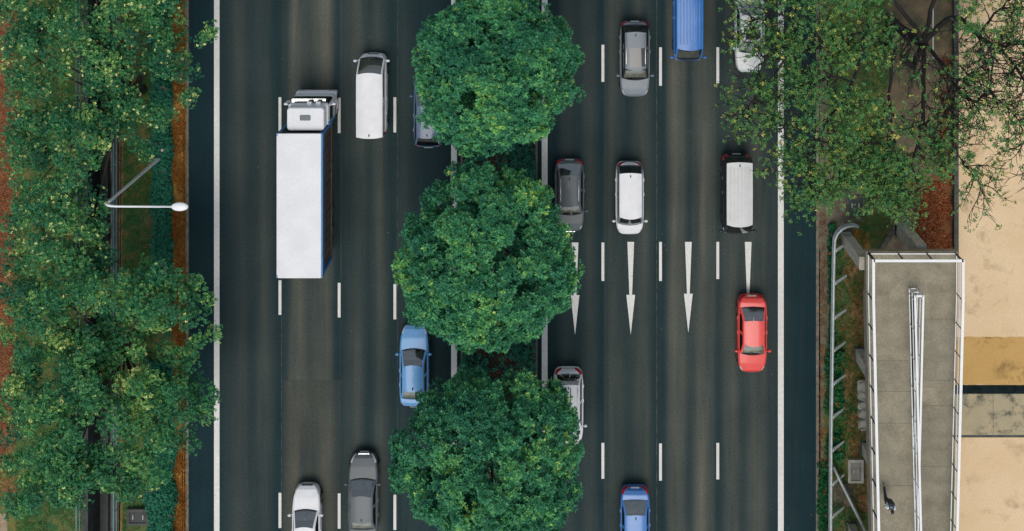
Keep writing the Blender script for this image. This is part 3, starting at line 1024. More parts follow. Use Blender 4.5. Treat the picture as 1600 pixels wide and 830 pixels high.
    Ts = np.where(hit, .74 + r.normal(0, .10, len(Ts)), Ts)
    A = np.array([0, 0, 1.0]) + r.normal(0, .45, Cs.shape)
    leaves('crown', Cs, A, 5, .15, .08, M['leaf_right'], t, Ts, 30, 88, 9)
    return t


spread_tree()

# --- hedges, shrubs, grass
r = np.random.default_rng(15)


def hedge(name, label, cat, px0, px1, py0, py1, h, n, mat, tint, seed, group=None, bare=0.0, ll=.17, lw=.09, flower=.01):
    r = np.random.default_rng(seed)
    base = U((px0 + px1) / 2, (py0 + py1) / 2, VZ)
    t = thing(name, label, cat, base, group=group)
    w = X(px1) - X(px0)
    L = Y(py0) - Y(py1)
    a, c = r.uniform(-.5, .5, n), r.uniform(-.5, .5, n)
    hh = h * (.75 + .25 * np.sin(c * L * 1.3 + seed) * np.cos(c * L * .57)) * np.sqrt(np.maximum(.05, 1 - (2 * a) ** 4))
    edge = 1 + .18 * np.sin(c * L * 2.1 + 1.3 * seed)
    P = np.stack([a * w * edge, c * L, hh * r.uniform(.45, 1.05, n)], 1)
    if bare:
        P = P[(np.sin(P[:, 1] * 2.2 + seed) + np.sin(P[:, 1] * .9) + r.normal(0, .4, len(P))) > -2 + 2.4 * bare]
    T = r.normal(tint, .12, len(P)).clip(0, .9)
    T = np.where(r.random(len(P)) < flower, 1.0, T)
    leaves('foliage', P, np.array([0, 0, 1.0]) + r.normal(0, .4, P.shape), 6, ll, lw, mat, t, T, 25, 85, seed)
    s = MB()
    k = -L / 2 + .4
    while k < L / 2:
        s.tube([(0, k, -.05), (r.uniform(-.1, .1), k + .05, h * .6)], [.03, .015], 5)
        k += .8
    s.build('stems', M['bark'], t)
    return t


hedge('hedge', 'low teal green hedge below the street lamp on the left verge', 'hedge', 240, 269, -60, 470, .75, 6500, M['leaf_hedge'], .35, 3, ll=.15)
hedge('hedge', 'low green hedge with pink flowers at lower left by the road', 'hedge', 232, 274, 560, 900, .75, 5600, M['leaf_hedge'], .35, 4, ll=.15, flower=.006)
hedge('flowering_shrub', 'leafy shrub row with red flowers behind the guardrail', 'shrub', 1291, 1316, 548, 730, .55, 1500, M['leaf_shrub'], .45, 6, bare=.6, flower=.03)
hedge('flowering_shrub', 'thin strip of low plants between the kerb and upper guardrail', 'shrub', 1295, 1303, 350, 548, .40, 800, M['leaf_shrub'], .3, 7, bare=.3)
hedge('flowering_shrub', 'straggly low plants at the road edge beside lower guardrail', 'shrub', 1279, 1296, 720, 960, .35, 1500, M['leaf_shrub'], .38, 8, bare=.3, flower=.06)


def grass(name, zones, n, h, mat, tint, seed, spread=.16):
    r = np.random.default_rng(seed)
    tot = sum((b - a) * (d - c) for a, b, c, d in zones)
    P = np.concatenate([strip_points(a, b, c, d, int(n * (b - a) * (d - c) / tot) + 1, r, VZ, VZ + .01) for a, b, c, d in zones])
    g = np.sin(P[:, 0] * 1.9 + 1.1 * np.sin(P[:, 1] * .9)) * np.sin(P[:, 1] * 1.3 + P[:, 0] * .6)
    P = P[g + r.normal(0, .5, len(P)) > -.55]
    g = np.sin(P[:, 0] * .9 + 2) * np.sin(P[:, 1] * .7)
    N = len(P)
    return tag(leaves(name, P, np.array([0, 0, 1.0]) + r.normal(0, .3, P.shape), 4, h, .03, mat, None, r.normal(tint, .14, N) + .12 * g, 15, 70, seed), kind='stuff')


grass('grass', [(25, 130, -40, 860), (193, 242, -40, 860)], 17000, .20, M['grass'], .38, 1)
grass('grass', [(1300, 1352, 345, 860), (1296, 1390, -30, 300), (1345, 1405, 290, 372)], 7500, .17, M['grass'], .45, 2)
grass('dry_grass', [(271, 291, -40, 860)], 7000, .16, M['dry_grass'], .45, 3)
grass('dry_grass', [(1279, 1290, 330, 860), (1328, 1352, 360, 800)], 1500, .12, M['dry_grass'], .5, 4)

P = np.concatenate([strip_points(1428, 1486, 285, 390, 2600, r, .13, .2), strip_points(1470, 1486, 90, 290, 900, r, .13, .17)])
g = np.sin(P[:, 0] * 2.3) + np.sin(P[:, 1] * 2.9 + P[:, 0])
P = P[g + r.normal(0, .5, len(P)) > -.6]
leaves('fallen_leaves', P, np.array([0, 0, 1.0]) + r.normal(0, .35, P.shape), 4, .17, .08, M['litter'], None, r.normal(.5, .2, len(P)), 55, 92, 8)
P = np.concatenate([strip_points(-10, 28, -20, 780, 1500, r, .115, .14), strip_points(1310, 1355, 345, 830, 300, r, .115, .14)])
leaves('fallen_leaves', P, np.array([0, 0, 1.0]) + r.normal(0, .35, P.shape), 3, .14, .07, M['litter'], None, r.normal(.5, .2, len(P)), 60, 92, 9)

# ------------------------------------------------------------------ vehicles
def paint(name, c, metal=0.0, rough=0.35, coat=0.35, var=0.07):
    return mk(name, c, var=var, scale=1.5, rough=rough, metal=metal, coat=coat, fine=0.06)


PAINT = {
    'white': paint('white_car_paint', (0.70, 0.70, 0.71), coat=.15, rough=.5),
    'silver': paint('silver_car_paint', (0.56, 0.56, 0.55), .0, .55, .1),
    'gun': paint('gunmetal_car_paint', (0.17, 0.20, 0.225), .05, .5, .1),
    'charcoal': paint('charcoal_car_paint', (0.088, 0.104, 0.112), .05, .5, .1),
    'black': paint('black_car_paint', (0.014, 0.018, 0.02), .2, .3),
    'red': paint('red_car_paint', (0.72, 0.060, 0.048)),
    'blue': paint('sky_blue_car_paint', (0.115, 0.33, 0.63), .05),
    'blue_deep': paint('bright_blue_car_paint', (0.045, 0.170, 0.44), .05),
    'blue_van': paint('royal_blue_van_paint', (0.030, 0.170, 0.50)),
    'navy': paint('navy_car_paint', (0.075, 0.12, 0.20), .05),
    'dirty_white': paint('pale_silver_car_paint', (0.62, 0.64, 0.62), .05),
}
DASH = {
    'pale': mk('pale_sky_reflection_dash', (0.66, 0.64, 0.54), var=0.3, scale=3, rough=0.8),  # pale tone paints in the sky reflected by the windscreens
    'grey': mk('grey_dashboard', (0.34, 0.36, 0.36), var=0.3, scale=3, rough=0.8),
    'dark': mk('dark_dashboard', (0.04, 0.045, 0.045), var=0.3, scale=3, rough=0.8),
    'cloth': mk('green_grey_dashboard', (0.06, 0.085, 0.07), var=0.3, scale=5, rough=0.9),
    'orange': mk('orange_dash_cloth', (0.75, 0.30, 0.08), var=0.4, scale=7, rough=0.9, c2=(0.8, 0.6, 0.3)),
}

SHAPES = {
    'sedan': dict(W=1.80, zr=1.45, prof=[(-.5, .62), (-.485, .84), (-.44, .96), (-.34, 1.0), (0, .98), (.18, .97), (.36, .84), (.455, .72), (.49, .58), (.5, .5)],
                  yr0=-.375, yr1=-.235, yf1=.055, yf0=.215, wr=.68, hood=(.215, .46), boot=(-.475, -.375)),
    'suv': dict(W=1.84, zr=1.68, prof=[(-.5, .66), (-.488, .95), (-.45, 1.06), (0, 1.06), (.22, 1.04), (.38, .94), (.46, .82), (.49, .66), (.5, .55)],
                yr0=-.462, yr1=-.385, yf1=.075, yf0=.235, wr=.70, hood=(.235, .465), boot=None),
    'mpv': dict(W=1.74, zr=1.78, prof=[(-.5, .70), (-.49, .98), (-.46, 1.03), (0, 1.03), (.30, 1.02), (.40, .93), (.465, .80), (.49, .65), (.5, .55)],
                yr0=-.475, yr1=-.415, yf1=.17, yf0=.315, wr=.80, hood=(.315, .47), boot=None),
    'van': dict(W=1.76, zr=1.97, prof=[(-.5, .75), (-.495, 1.05), (-.47, 1.1), (0, 1.1), (.36, 1.06), (.455, 1.0), (.48, .86), (.49, .66), (.5, .55)],
                yr0=-.49, yr1=-.462, yf1=.298, yf0=.455, wr=.89, hood=(.455, .485), boot=None),
    'hatch': dict(W=1.80, zr=1.50, prof=[(-.5, .62), (-.488, .88), (-.45, 1.0), (0, .99), (.2, .98), (.37, .86), (.455, .74), (.49, .6), (.5, .5)],
                  yr0=-.455, yr1=-.33, yf1=.06, yf0=.215, wr=.68, hood=(.215, .46), boot=None),
}


def car(name, label, shape, L, color, loc, rz, roofcol=None, dash='grey', rails=False, sunroof=None, ribs=0, tails=True, group=None, W=None, glass='glass',
        lower=None, stripe=None, rearcol=None, plate=True, aerial=False):
    sp = SHAPES[shape]
    t = thing(name, label, 'van' if shape == 'van' else 'car', loc, rz, group)
    W = W or sp['W']
    hw0 = W / 2
    P = PAINT[color]
    R = PAINT[roofcol] if roofcol else P
    py_, pz_ = zip(*sp['prof'])
    ztop = lambda y: float(np.interp(y / L, py_, pz_))
    T = np.linspace(-1, 1, 61)
    ys = L / 2 * (.6 * T + .4 * np.sin(np.pi * T / 2))
    ys = np.clip(ys, -L / 2 * .9985, L / 2 * .9985)
    wy = (L * .315, -L * .285)
    rows = 8
    V = []
    for y in ys:
        q = abs(2 * y / L)
        n = (4.2 if y > 0 else 6.0) if shape != 'van' else (6.5 if y > 0 else 9.0)
        w = hw0 * (1 - q ** n) ** (1 / n)
        cr = .05
        zt = ztop(y)
        zs = zt - cr
        zl = .20 + .12 * max(0, q - .9) * 10
        az = 0
        for c in wy:
            d = abs(y - c)
            if d < .37:
                az = .32 + math.sqrt(.37 ** 2 - d * d)
        z0 = max(zl, min(az, zs - .2))
        z1 = max(zl + .1, min(z0 + .03, zs - .16))
        z2 = max(.5 * (zl + zs), min(z0 + .07, zs - .1))
        half = [(.93 * w, z0), (.99 * w, z1), (w, z2), (.985 * w, zs - .055), (.94 * w, zs), (.87 * w, zs + .4 * cr), (.45 * w, zs + .9 * cr), (0, zs + cr)]
        V += [(x, y, z) for x, z in half] + [(-x, y, z) for x, z in reversed(half[:-1])]
    m = 2 * rows - 1
    reg = {}
    yr0, yr1, yf1, yf0 = (sp[k] * L for k in ('yr0', 'yr1', 'yf1', 'yf0'))
    hd = sp['hood']
    for j in range(len(ys) - 1):
        ym = (ys[j] + ys[j + 1]) / 2
        for i in range(m - 1):
            ii = min(i, m - 2 - i)          # 0..6 from the sill to the middle
            side = 1 if i < m / 2 - 1 else -1
            key = 'body'
            if ii >= 4 and hd[0] * L < ym < hd[1] * L:
                key = 'hood' if ii >= 5 else 'body'
            if ii >= 5 and yr0 + .04 < ym < yf0 - .02:
                key = 'interior'
            if sp['boot'] and ii >= 5 and sp['boot'][0] * L < ym < sp['boot'][1] * L:
                key = 'boot_lid'
            if ii in (3, 4) and L * .405 < ym < L * .49:
                key = ('headlight', side)
            if tails and ii in (2, 3, 4) and -L * .4975 < ym < -L * .445:
                key = ('tail_light', side)
            if ym > L * .487 and ii < 4:
                key = 'front_bumper'
            if ym < -L * .4975 and ii < 3:
                key = 'rear_bumper'
            reg.setdefault(key, []).append((j * m + i, (j + 1) * m + i, (j + 1) * m + i + 1, j * m + i + 1))
    reg.setdefault('front_bumper', []).append(tuple((len(ys) - 1) * m + i for i in range(m)))
    reg.setdefault('rear_bumper', []).append(tuple(reversed(range(m))))

    # cabin
    zr = sp['zr']
    wr = hw0 * sp['wr']
    wb = hw0 * .905
    cy = sorted(set([yr0, yr0 + (yr1 - yr0) * .12, yr0 + (yr1 - yr0) * .5, yr0 + (yr1 - yr0) * .88, yr1, yf1, yf1 + (yf0 - yf1) * .10, yf1 + (yf0 - yf1) * .4,
                     yf1 + (yf0 - yf1) * .7, yf1 + (yf0 - yf1) * .93, yf0] + [yr1 + (yf1 - yr1) * k / 14 for k in range(1, 14)]))
    us = [-1, -.92, -.6, -.3, 0, .3, .6, .92, 1]
    CV = []
    SR = 5
    for y in cy:
        zb = ztop(max(min(y, yf0), yr0)) - .055
        if y >= yf1:
            s = (y - yf1) / (yf0 - yf1)
            zt = zr - .02 + (ztop(yf0) - .02 - zr + .02) * s + .05 * math.sin(math.pi * s)
        elif y <= yr1:
            s = (yr1 - y) / (yr1 - yr0)
            zt = zr - .03 + (ztop(yr0) - .01 - zr + .03) * s + .05 * math.sin(math.pi * s)
        else:
            s = (y - yr1) / (yf1 - yr1)
            zt = zr - .03 * (1 - s) ** 2 - .02 * s ** 2
        f = max(0, zt - zb) / (zr - zb)
        we = wb + (wr - wb) * f
        pinch = 1 - .05 * ((y - (yr1 + yf1) / 2) / (yf0 - yr0)) ** 2
        fb = .13 * min(1, max(0, (y - .5 * (yr1 + yf1)) / (.5 * (yf1 - yr1)))) - .07 * min(1, max(0, (.5 * (yr1 + yf1) - y) / (.5 * (yf1 - yr1))))
        left = []
        for k in range(SR):
            g = k / (SR - 1)
            x = (wb + (we - wb) * g + .02 * math.sin(math.pi * g) * f) * pinch
            left.append((x, zb + (zt - .05 * f - zb) * g))
        row = [(x, y, z) for x, z in left]
        row += [(we * pinch * u * .965, y + fb * (1 - u * u), zt - .05 * f * u ** 4 + .015 * (1 - u * u)) for u in reversed(us)]
        row += [(-x, y, z) for x, z in reversed(left)]
        CV += row
    mc = 2 * SR + len(us)
    off = len(V)
    V += CV
    bp = (yr1 + yf1) / 2 + .1
    pil = [bp] if shape in ('sedan', 'hatch') else [bp, yr1 + (yf1 - yr1) * .22]
    for j in range(len(cy) - 1):
        ym = (cy[j] + cy[j + 1]) / 2
        for i in range(mc - 1):
            a = off + j * mc + i
            face = (a, a + mc, a + mc + 1, a + 1)
            if i < SR - 1 or i >= mc - SR:
                k = i if i < SR - 1 else mc - 2 - i
                side = 1 if i < SR - 1 else -1
                hgt = CV[j * mc + SR - 1][2] - CV[j * mc][2]
                key = ('side_window', side, sum(ym > q for q in pil))
                if k == SR - 2 or min(abs(ym - q) for q in pil) < L * .012 or ym > yf0 - .25 * (yf0 - yf1) or ym < yr0 + .35 * (yr1 - yr0):
                    key = 'cabin_frame'
            else:
                u = i - SR
                edge = u <= 0 or u >= len(us) - 2
                if i == SR - 1 or i == mc - SR - 1:
                    key = 'cabin_frame'
                elif ym > yf1:
                    key = 'cabin_frame' if edge else ('lower_trim' if ym > yf0 - .08 * (yf0 - yf1) else 'windscreen')
                elif ym < yr1:
                    key = 'cabin_frame' if edge else 'rear_window'
                else:
                    key = 'roof'
                    if sunroof and not edge and yr1 + (yf1 - yr1) * sunroof[0] < ym < yr1 + (yf1 - yr1) * sunroof[1] and 1 < u < len(us) - 2:
                        key = 'sunroof'
            reg.setdefault(key, []).append(face)
    mats = {'body': P, 'hood': P, 'boot_lid': P, 'front_bumper': P, 'rear_bumper': PAINT[rearcol] if rearcol else P, 'interior': M['interior'], 'cabin_frame': P if shape != 'suv' else M['black_trim'],
            'roof': R, 'sunroof': M['sunroof'], 'windscreen': M[glass], 'rear_window': M['dark_glass'] if color == 'navy' else M['rear_glass'], 'side_window': M['dark_glass'], 'lower_trim': M['black_trim'],
            'headlight': M['clear_lamp'], 'tail_light': M['red_lamp']}
    if lower:
        mats['cabin_frame'] = PAINT[lower]
    for key, fs in reg.items():
        kn = key if isinstance(key, str) else key[0]
        idx = {}
        vs = []
        out = []
        for f in fs:
            g = []
            for v in f:
                if v not in idx:
                    idx[v] = len(vs)
                    vs.append(V[v])
                if not g or idx[v] != g[-1]:
                    g.append(idx[v])
            out.append(tuple(g))
        MB().add(vs, out).build(kn, mats[kn], t, True)
    # inside: dashboard and seats
    zd = ztop(yf0 - .3)
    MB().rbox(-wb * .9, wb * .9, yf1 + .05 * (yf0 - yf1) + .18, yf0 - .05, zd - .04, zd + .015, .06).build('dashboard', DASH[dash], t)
    for x in (-.38, .38):
        MB().rbox(x - .24, x + .24, yf1 - .75, yf1 - .35, zd - .1, zd + .22, .08).build('seat', M['seat'], t)
    if dash == 'cloth':
        MB().rbox(-.05, .55, yf1 + .12, yf1 + .32, zd + .016, zd + .09, .05).build('dash_cloth', DASH['orange'], t)
        MB().rbox(-.6, -.25, yf1 + .14, yf1 + .26, zd + .016, zd + .06, .04).build('dash_cloth', DASH['pale'], t)
    MB().rbox(-.62, .62, yr1 + .15, yr1 + .45, zd - .1, zd + .2, .1).build('seat', M['seat'], t)
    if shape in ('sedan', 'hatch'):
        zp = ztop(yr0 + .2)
        MB().rbox(-wb * .8, wb * .8, yr0 + .06, yr1 + .12, zp - .04, zp + .02, .06).build('parcel_shelf', DASH['pale' if color != 'navy' else 'dark'], t)  # pale shelf colour imitates sky reflected in the rear window; navy car's stays dark
    # wheels
    for y in wy:
        for s in (-1, 1):
            w = tyre(s * (hw0 * .985 - .09), y, .32, .20, t)
    # mirrors
    for s in (-1, 1):
        y = yf0 - .18 * L / 4.6 if shape != 'van' else yf0 - .1
        b = MB()
        b.ellipsoid((s * (hw0 + .11), y, zd + .05), (.12, .085, .08), 10, 6)
        b.bar((s * (hw0 * .93), y + .02, zd - .01), (s * (hw0 + .06), y, zd + .02), .05, .04)
        b.build('wing_mirror', P, t, True)
    # wipers, handles, plates
    for x in (-.35, .12):
        MB().bar((x, yf0 + .06, zd - .01), (x + .46, yf0 - .02, zd + .045), .022, .016).build('wiper', M['black_trim'], t)
    for s in (-1, 1):
        for y in (bp + .12, bp - .75):
            MB().rbox(s * hw0 - .02, s * hw0 + .02, y - .1, y + .1, ztop(0) - .20, ztop(0) - .165, .012).build('door_handle', P, t)
    if plate:
        MB().box(-.26, .26, -L / 2 - .03, -L / 2 - .008, .62, .74).build('number_plate', M['plate'], t)
        MB().box(-.26, .26, L / 2 + .004, L / 2 + .03, .36, .47).build('number_plate', M['plate'], t)
    MB().rbox(-.34, .34, L / 2 * .975, L / 2 + .012, .50, .60, .02).build('grille', M['black_trim'] if color != 'charcoal' else M['clear_lamp'], t)
    if rails:
        for s in (-1, 1):
            b = MB()
            x = s * wr * .88
            b.tube([(x, yr1 + .1, zr - .03), (x, yr1 + .25, zr + .045), (x, yf1 - .3, zr + .045), (x, yf1 - .1, zr - .01)], .022, 6)
            b.build('roof_rail', M['chrome'], t, True)
    for k in range(ribs):
        x = (k - (ribs - 1) / 2) * wr * 1.65 / ribs
        y0, y1 = yr1 + .25, yf1 - .25
        MB().rbox(x - .032, x + .032, y0, y1, zr - .03, zr + .016 - .035 * (x / wr) ** 4, .03, 2, .015).build('roof_rib', R, t)
    if stripe:
        for x in stripe:
            MB().box(x - .02, x + .02, yr1 + .1, yf1 - .05, zr - .02, zr + .012).build('roof_strip', M['black_trim'], t)
    if aerial:
        MB().tube([(.1, yr1 + .12, zr - .02), (.1, yr1 - .5, zr + .5)], [.012, .005], 5).build('aerial', M['lamp_white'], t)
    else:
        MB().rbox(-.03, .03, yr1 + .06, yr1 + .2, zr - .03, zr + .05, .025).build('aerial', M['black_trim'], t)
    return t


M['sunroof'] = mk('sunroof_glass', (0.030, 0.036, 0.040), var=0.1, scale=4, rough=0.08, coat=0.5)
M['rear_glass'] = glassmat('rear_window_glass', (0.82, 0.86, 0.88))


def tyre(x, y, rad, wid, t, z=None):
    z = rad if z is None else z
    o = bpy.data.objects.new('wheel', None)
    o.location = (x, y, z)
    put(o, t)
    b = MB()
    n = 20
    prof = [(-.5, .72), (-.5, .92), (-.38, 1), (.38, 1), (.5, .92), (.5, .72)]
    vs = [(p[0] * wid, p[1] * rad * math.cos(2 * math.pi * k / n), p[1] * rad * math.sin(2 * math.pi * k / n)) for k in range(n) for p in prof]
    mm = len(prof)
    fs = [(k * mm + i, k * mm + (i + 1) % mm, ((k + 1) % n) * mm + (i + 1) % mm, ((k + 1) % n) * mm + i) for k in range(n) for i in range(mm)]
    b.add(vs, fs).build('tyre', M['rubber'], o, True)
    MB().tube([(-wid * .42, 0, 0), (wid * .42, 0, 0)], rad * .70, 14).build('rim', M['alloy'], o)
    return o


def place(px, pxz, y0, y1, shape, zed=.55, L=None):
    """centre on the road from the photo: px at height pxz, front and rear ends y0,y1"""
    ya, yb = Y(y0, zed), Y(y1, zed)
    return (X(px, pxz), (ya + yb) / 2, 0.0), abs(ya - yb)


UP, DN = 0.0, math.pi
GN, GS = 'traffic on the left carriageway', 'traffic on the right carriageway'


def mkcar(name, label, shape, color, px, pz, y0, y1, rz, L=None, end=None, **kw):
    loc, LL = place(px, pz, y0, y1, shape)
    LL = L or LL
    return car(name, label, shape, LL, color, loc, rz, **kw)


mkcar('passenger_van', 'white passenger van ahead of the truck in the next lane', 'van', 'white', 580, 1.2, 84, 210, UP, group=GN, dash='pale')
mkcar('blue_sedan', 'dark navy car half hidden under the topmost median tree', 'hatch', 'navy', 669, .9, 108, 229, UP, group=GN, dash='dark', rearcol='navy')
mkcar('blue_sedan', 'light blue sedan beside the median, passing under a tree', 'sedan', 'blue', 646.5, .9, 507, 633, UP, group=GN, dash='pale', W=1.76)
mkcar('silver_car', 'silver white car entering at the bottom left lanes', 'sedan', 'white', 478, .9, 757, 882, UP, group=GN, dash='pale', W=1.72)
mkcar('grey_car', 'charcoal grey car with bright headlamps, bottom left lanes', 'sedan', 'charcoal', 567, .9, 708, 836, UP, group=GN, dash='grey', sunroof=None)
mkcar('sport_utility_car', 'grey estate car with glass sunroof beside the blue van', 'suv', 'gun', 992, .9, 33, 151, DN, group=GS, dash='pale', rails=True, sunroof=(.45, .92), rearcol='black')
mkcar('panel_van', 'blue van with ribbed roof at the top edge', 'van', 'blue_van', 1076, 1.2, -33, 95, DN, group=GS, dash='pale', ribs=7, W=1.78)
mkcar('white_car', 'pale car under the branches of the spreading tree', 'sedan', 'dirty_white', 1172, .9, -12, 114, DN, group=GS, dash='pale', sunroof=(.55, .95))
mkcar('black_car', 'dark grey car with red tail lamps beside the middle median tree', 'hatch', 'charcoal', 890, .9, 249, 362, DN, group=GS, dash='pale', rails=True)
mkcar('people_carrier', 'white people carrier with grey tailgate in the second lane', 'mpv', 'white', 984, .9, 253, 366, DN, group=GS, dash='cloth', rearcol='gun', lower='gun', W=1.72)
mkcar('passenger_van', 'black van with ribbed white roof in the outer lane', 'van', 'black', 1152, 1.0, 240, 364, DN, roofcol='silver', group=GS, dash='dark', ribs=6, W=1.80)
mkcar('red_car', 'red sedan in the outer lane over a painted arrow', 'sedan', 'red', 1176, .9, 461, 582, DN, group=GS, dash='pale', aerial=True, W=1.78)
mkcar('white_car', 'white estate car with black roof strips beside the bottom median tree', 'suv', 'white', 888, .9, 575, 694, DN, group=GS, dash='grey', rails=True, stripe=(-.12, .30), lower='white')
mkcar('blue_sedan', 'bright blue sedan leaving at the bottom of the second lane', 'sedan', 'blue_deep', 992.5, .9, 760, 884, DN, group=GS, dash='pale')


# ---- the lorry
def lorry():
    M['lorry_white'] = mk('lorry_white', (0.74, 0.74, 0.75), var=0.05, scale=0.8, rough=0.7, fine=0.10, spec=.3)
    M['lorry_blue'] = mk('lorry_blue', (0.040, 0.190, 0.44), var=0.15, scale=2, rough=0.45)
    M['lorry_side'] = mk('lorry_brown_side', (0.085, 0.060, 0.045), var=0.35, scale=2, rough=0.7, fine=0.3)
    M['hatch'] = mk('roof_hatch_grey', (0.055, 0.085, 0.092), var=0.1, scale=4, rough=0.35)
    cx = X(466, 3.9)
    y_front = Y(144, .7)
    ox, oy = cx + .06, y_front
    t = thing('box_lorry', 'white box lorry with blue corner posts and white cab', 'truck', (ox, oy, 0), 0)
    yb0 = Y(209, 3.9) - oy
    yb1 = Y(435, 3.9) - oy
    bw = (X(500, 3.9) - X(432, 3.9)) / 2
    # cargo box
    box = MB()
    box.rbox(-bw, bw, yb1, yb0, 3.84, 3.9, .05, 2, .02)
    box.build('box_roof', M['lorry_white'], t)
    for s in (-1, 1):
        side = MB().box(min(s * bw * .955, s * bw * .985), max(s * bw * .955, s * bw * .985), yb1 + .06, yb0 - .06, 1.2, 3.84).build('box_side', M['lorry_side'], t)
        k = yb1 + .3
        while k < yb0 - .3:
            MB().box(min(s * bw * .985, s * bw * .985 + s * .025), max(s * bw * .985, s * bw * .985 + s * .025), k, k + .22, 1.25, 3.72).build('side_rib', M['lorry_side'], side)
            k += .55
        MB().box(min(s * (bw + .0), s * (bw + .07)), max(s * bw, s * (bw + .07)), yb1, yb0, 3.35, 3.83).build('top_rail', M['lorry_white'] if s < 0 else M['lorry_blue'], t)
        for y in (yb0 - .16, yb1):
            MB().box(min(s * (bw - .1), s * (bw + .06)), max(s * (bw - .1), s * (bw + .06)), y, y + .16, 1.1, 3.835).build('corner_post', M['lorry_blue'], t)
        MB().box(min(s * bw * .8, s * (bw + .05)), max(s * bw * .8, s * (bw + .05)), yb1 + .1, yb0 - .1, .98, 1.18).build('side_rail', M['lorry_side'], t)
    MB().box(-bw + .1, bw - .1, yb0 - .1, yb0 - .02, 1.2, 3.835).build('box_front', M['black_trim'], t)
    MB().box(-bw + .1, bw - .1, yb1 + .02, yb1 + .08, 1.2, 3.835).build('box_rear', M['lorry_white'], t)
    ch = MB()
    ch.box(-.45, .45, yb1 + .3, -.6, .62, .95)
    ch.box(-1.1, 1.1, yb1 + .05, yb1 + .25, .5, .75)
    ch.build('chassis', M['black_trim'], t)
    for s in (-1, 1):
        MB().tube([(s * .98, -3.0, .72), (s * .98, -4.4, .72)], .27, 12).build('fuel_tank', M['alloy'], t, True)
        MB().box(min(s * 1.16, s * 1.22), max(s * 1.16, s * 1.22), yb1 + 2.6, -4.6, .5, .95).build('side_guard', M['lorry_side'], t)
    # cab
    cw = 1.20
    y1c = -.28
    y0c = yb0 + .18
    n_before = set(o.name for o in t.children)
    def ring(z, f, bk, w, rr):
        out = []
        for cxx, cyy, a0 in ((w - rr, f - rr, 0), (-w + rr, f - rr, 90), (-w + rr, bk + rr, 180), (w - rr, bk + rr, 270)):
            for k in range(5):
                a = math.radians(a0 + 22.5 * k)
                out.append((cxx + rr * math.cos(a), cyy + rr * math.sin(a), z))
        return out
    lv = [(.45, -.02, cw), (1.0, 0.0, cw), (1.62, -.03, cw), (2.62, -.16, cw * .975), (2.78, -.20, cw * .965)]
    rings = [ring(z, f, y0c, w, .16) for z, f, w in lv]
    m = len(rings[0])
    V = [p for q in rings for p in q]
    regs = {'cab_shell': [], 'windscreen': [], 'side_window': []}
    for j in range(len(rings) - 1):
        for i in range(m):
            f = (j * m + i, j * m + (i + 1) % m, (j + 1) * m + (i + 1) % m, (j + 1) * m + i)
            mx = sum(V[v][0] for v in f) / 4
            my = sum(V[v][1] for v in f) / 4
            key = 'cab_shell'
            if j == 2 and my > -.4 and abs(mx) < cw * .97:
                key = 'windscreen'
            regs[key].append(f)
    regs['cab_shell'].append(tuple(range((len(rings) - 1) * m, len(rings) * m)))
    for kx, fs in regs.items():
        if fs:
            MB().add(V, fs).build(kx, M['lorry_white'] if kx == 'cab_shell' else M['dark_glass'], t, kx == 'windscreen', fix=True)
    for s in (-1, 1):
        MB().box(min(s * cw * .985, s * (cw + .006)), max(s * cw * .985, s * (cw + .006)), -1.25, -.45, 1.66, 2.4).build('side_window', M['dark_glass'], t)
    # domed high roof
    MB().rbox(-1.08, 1.08, y0c - .12, -.24, 2.785, 3.52, .20, 6, .08).build('cab_roof', M['lorry_white'], t, False)
    MB().rbox(-.32, .30, -.98, -.66, 3.50, 3.545, .05, 3, .01).build('roof_hatch', M['hatch'], t)
    MB().rbox(-1.02, 1.02, -.16, .10, 2.66, 2.72, .08, 3, .02).build('sun_visor', M['glass'], t)
    MB().rbox(-1.22, 1.22, -.22, .06, .38, .82, .12, 4, .06).build('bumper', M['lorry_white'], t)
    for s in (-1, 1):
        MB().rbox(s * .92 - .2, s * .92 + .2, .0, .085, .55, .74, .03).build('headlight', M['clear_lamp'], t)
        b = MB()
        b.rbox(s * 1.42 - .11, s * 1.42 + .11, -.36, -.24, 1.75, 2.45, .05)
        b.tube([(s * 1.16, -.38, 2.4), (s * 1.42, -.3, 2.42)], .025, 6).tube([(s * 1.16, -.38, 1.8), (s * 1.42, -.3, 1.8)], .025, 6)
        b.build('wing_mirror', M['lorry_white'], t)
        MB().box(min(s * 1.0, s * 1.24), max(s * 1.0, s * 1.24), y0c + .02, y0c + .14, 1.0, 2.75).build('air_deflector', M['lorry_blue'], t)
        MB().rbox(s * 1.12 - .1, s * 1.12 + .14, -1.1, -.5, .3, .42, .04).build('step', M['alloy'], t)
    for x in (.1, .62):
        MB().rbox(x - .14, x + .14, -.27, -.02, 2.86, 3.02, .05, 3).build('roof_lamp', M['lamp_white'], t)
    for y in (-1.05, yb1 + 1.4, yb1 + 2.6):
        for s in (-1, 1):
            tyre(s * 1.06, y, .50, .30, t)
    for o in t.children:
        if o.name in n_before or (o.type == 'EMPTY' and o.location.y < -4):
            continue
        o.location.x += .26
    for s in (-1, 1):
        MB().box(s * .95 - .14, s * .95 + .14, yb1 + .0, yb1 + .05, .55, .72).build('tail_light', M['red_lamp'], t)
    return t


lorry()

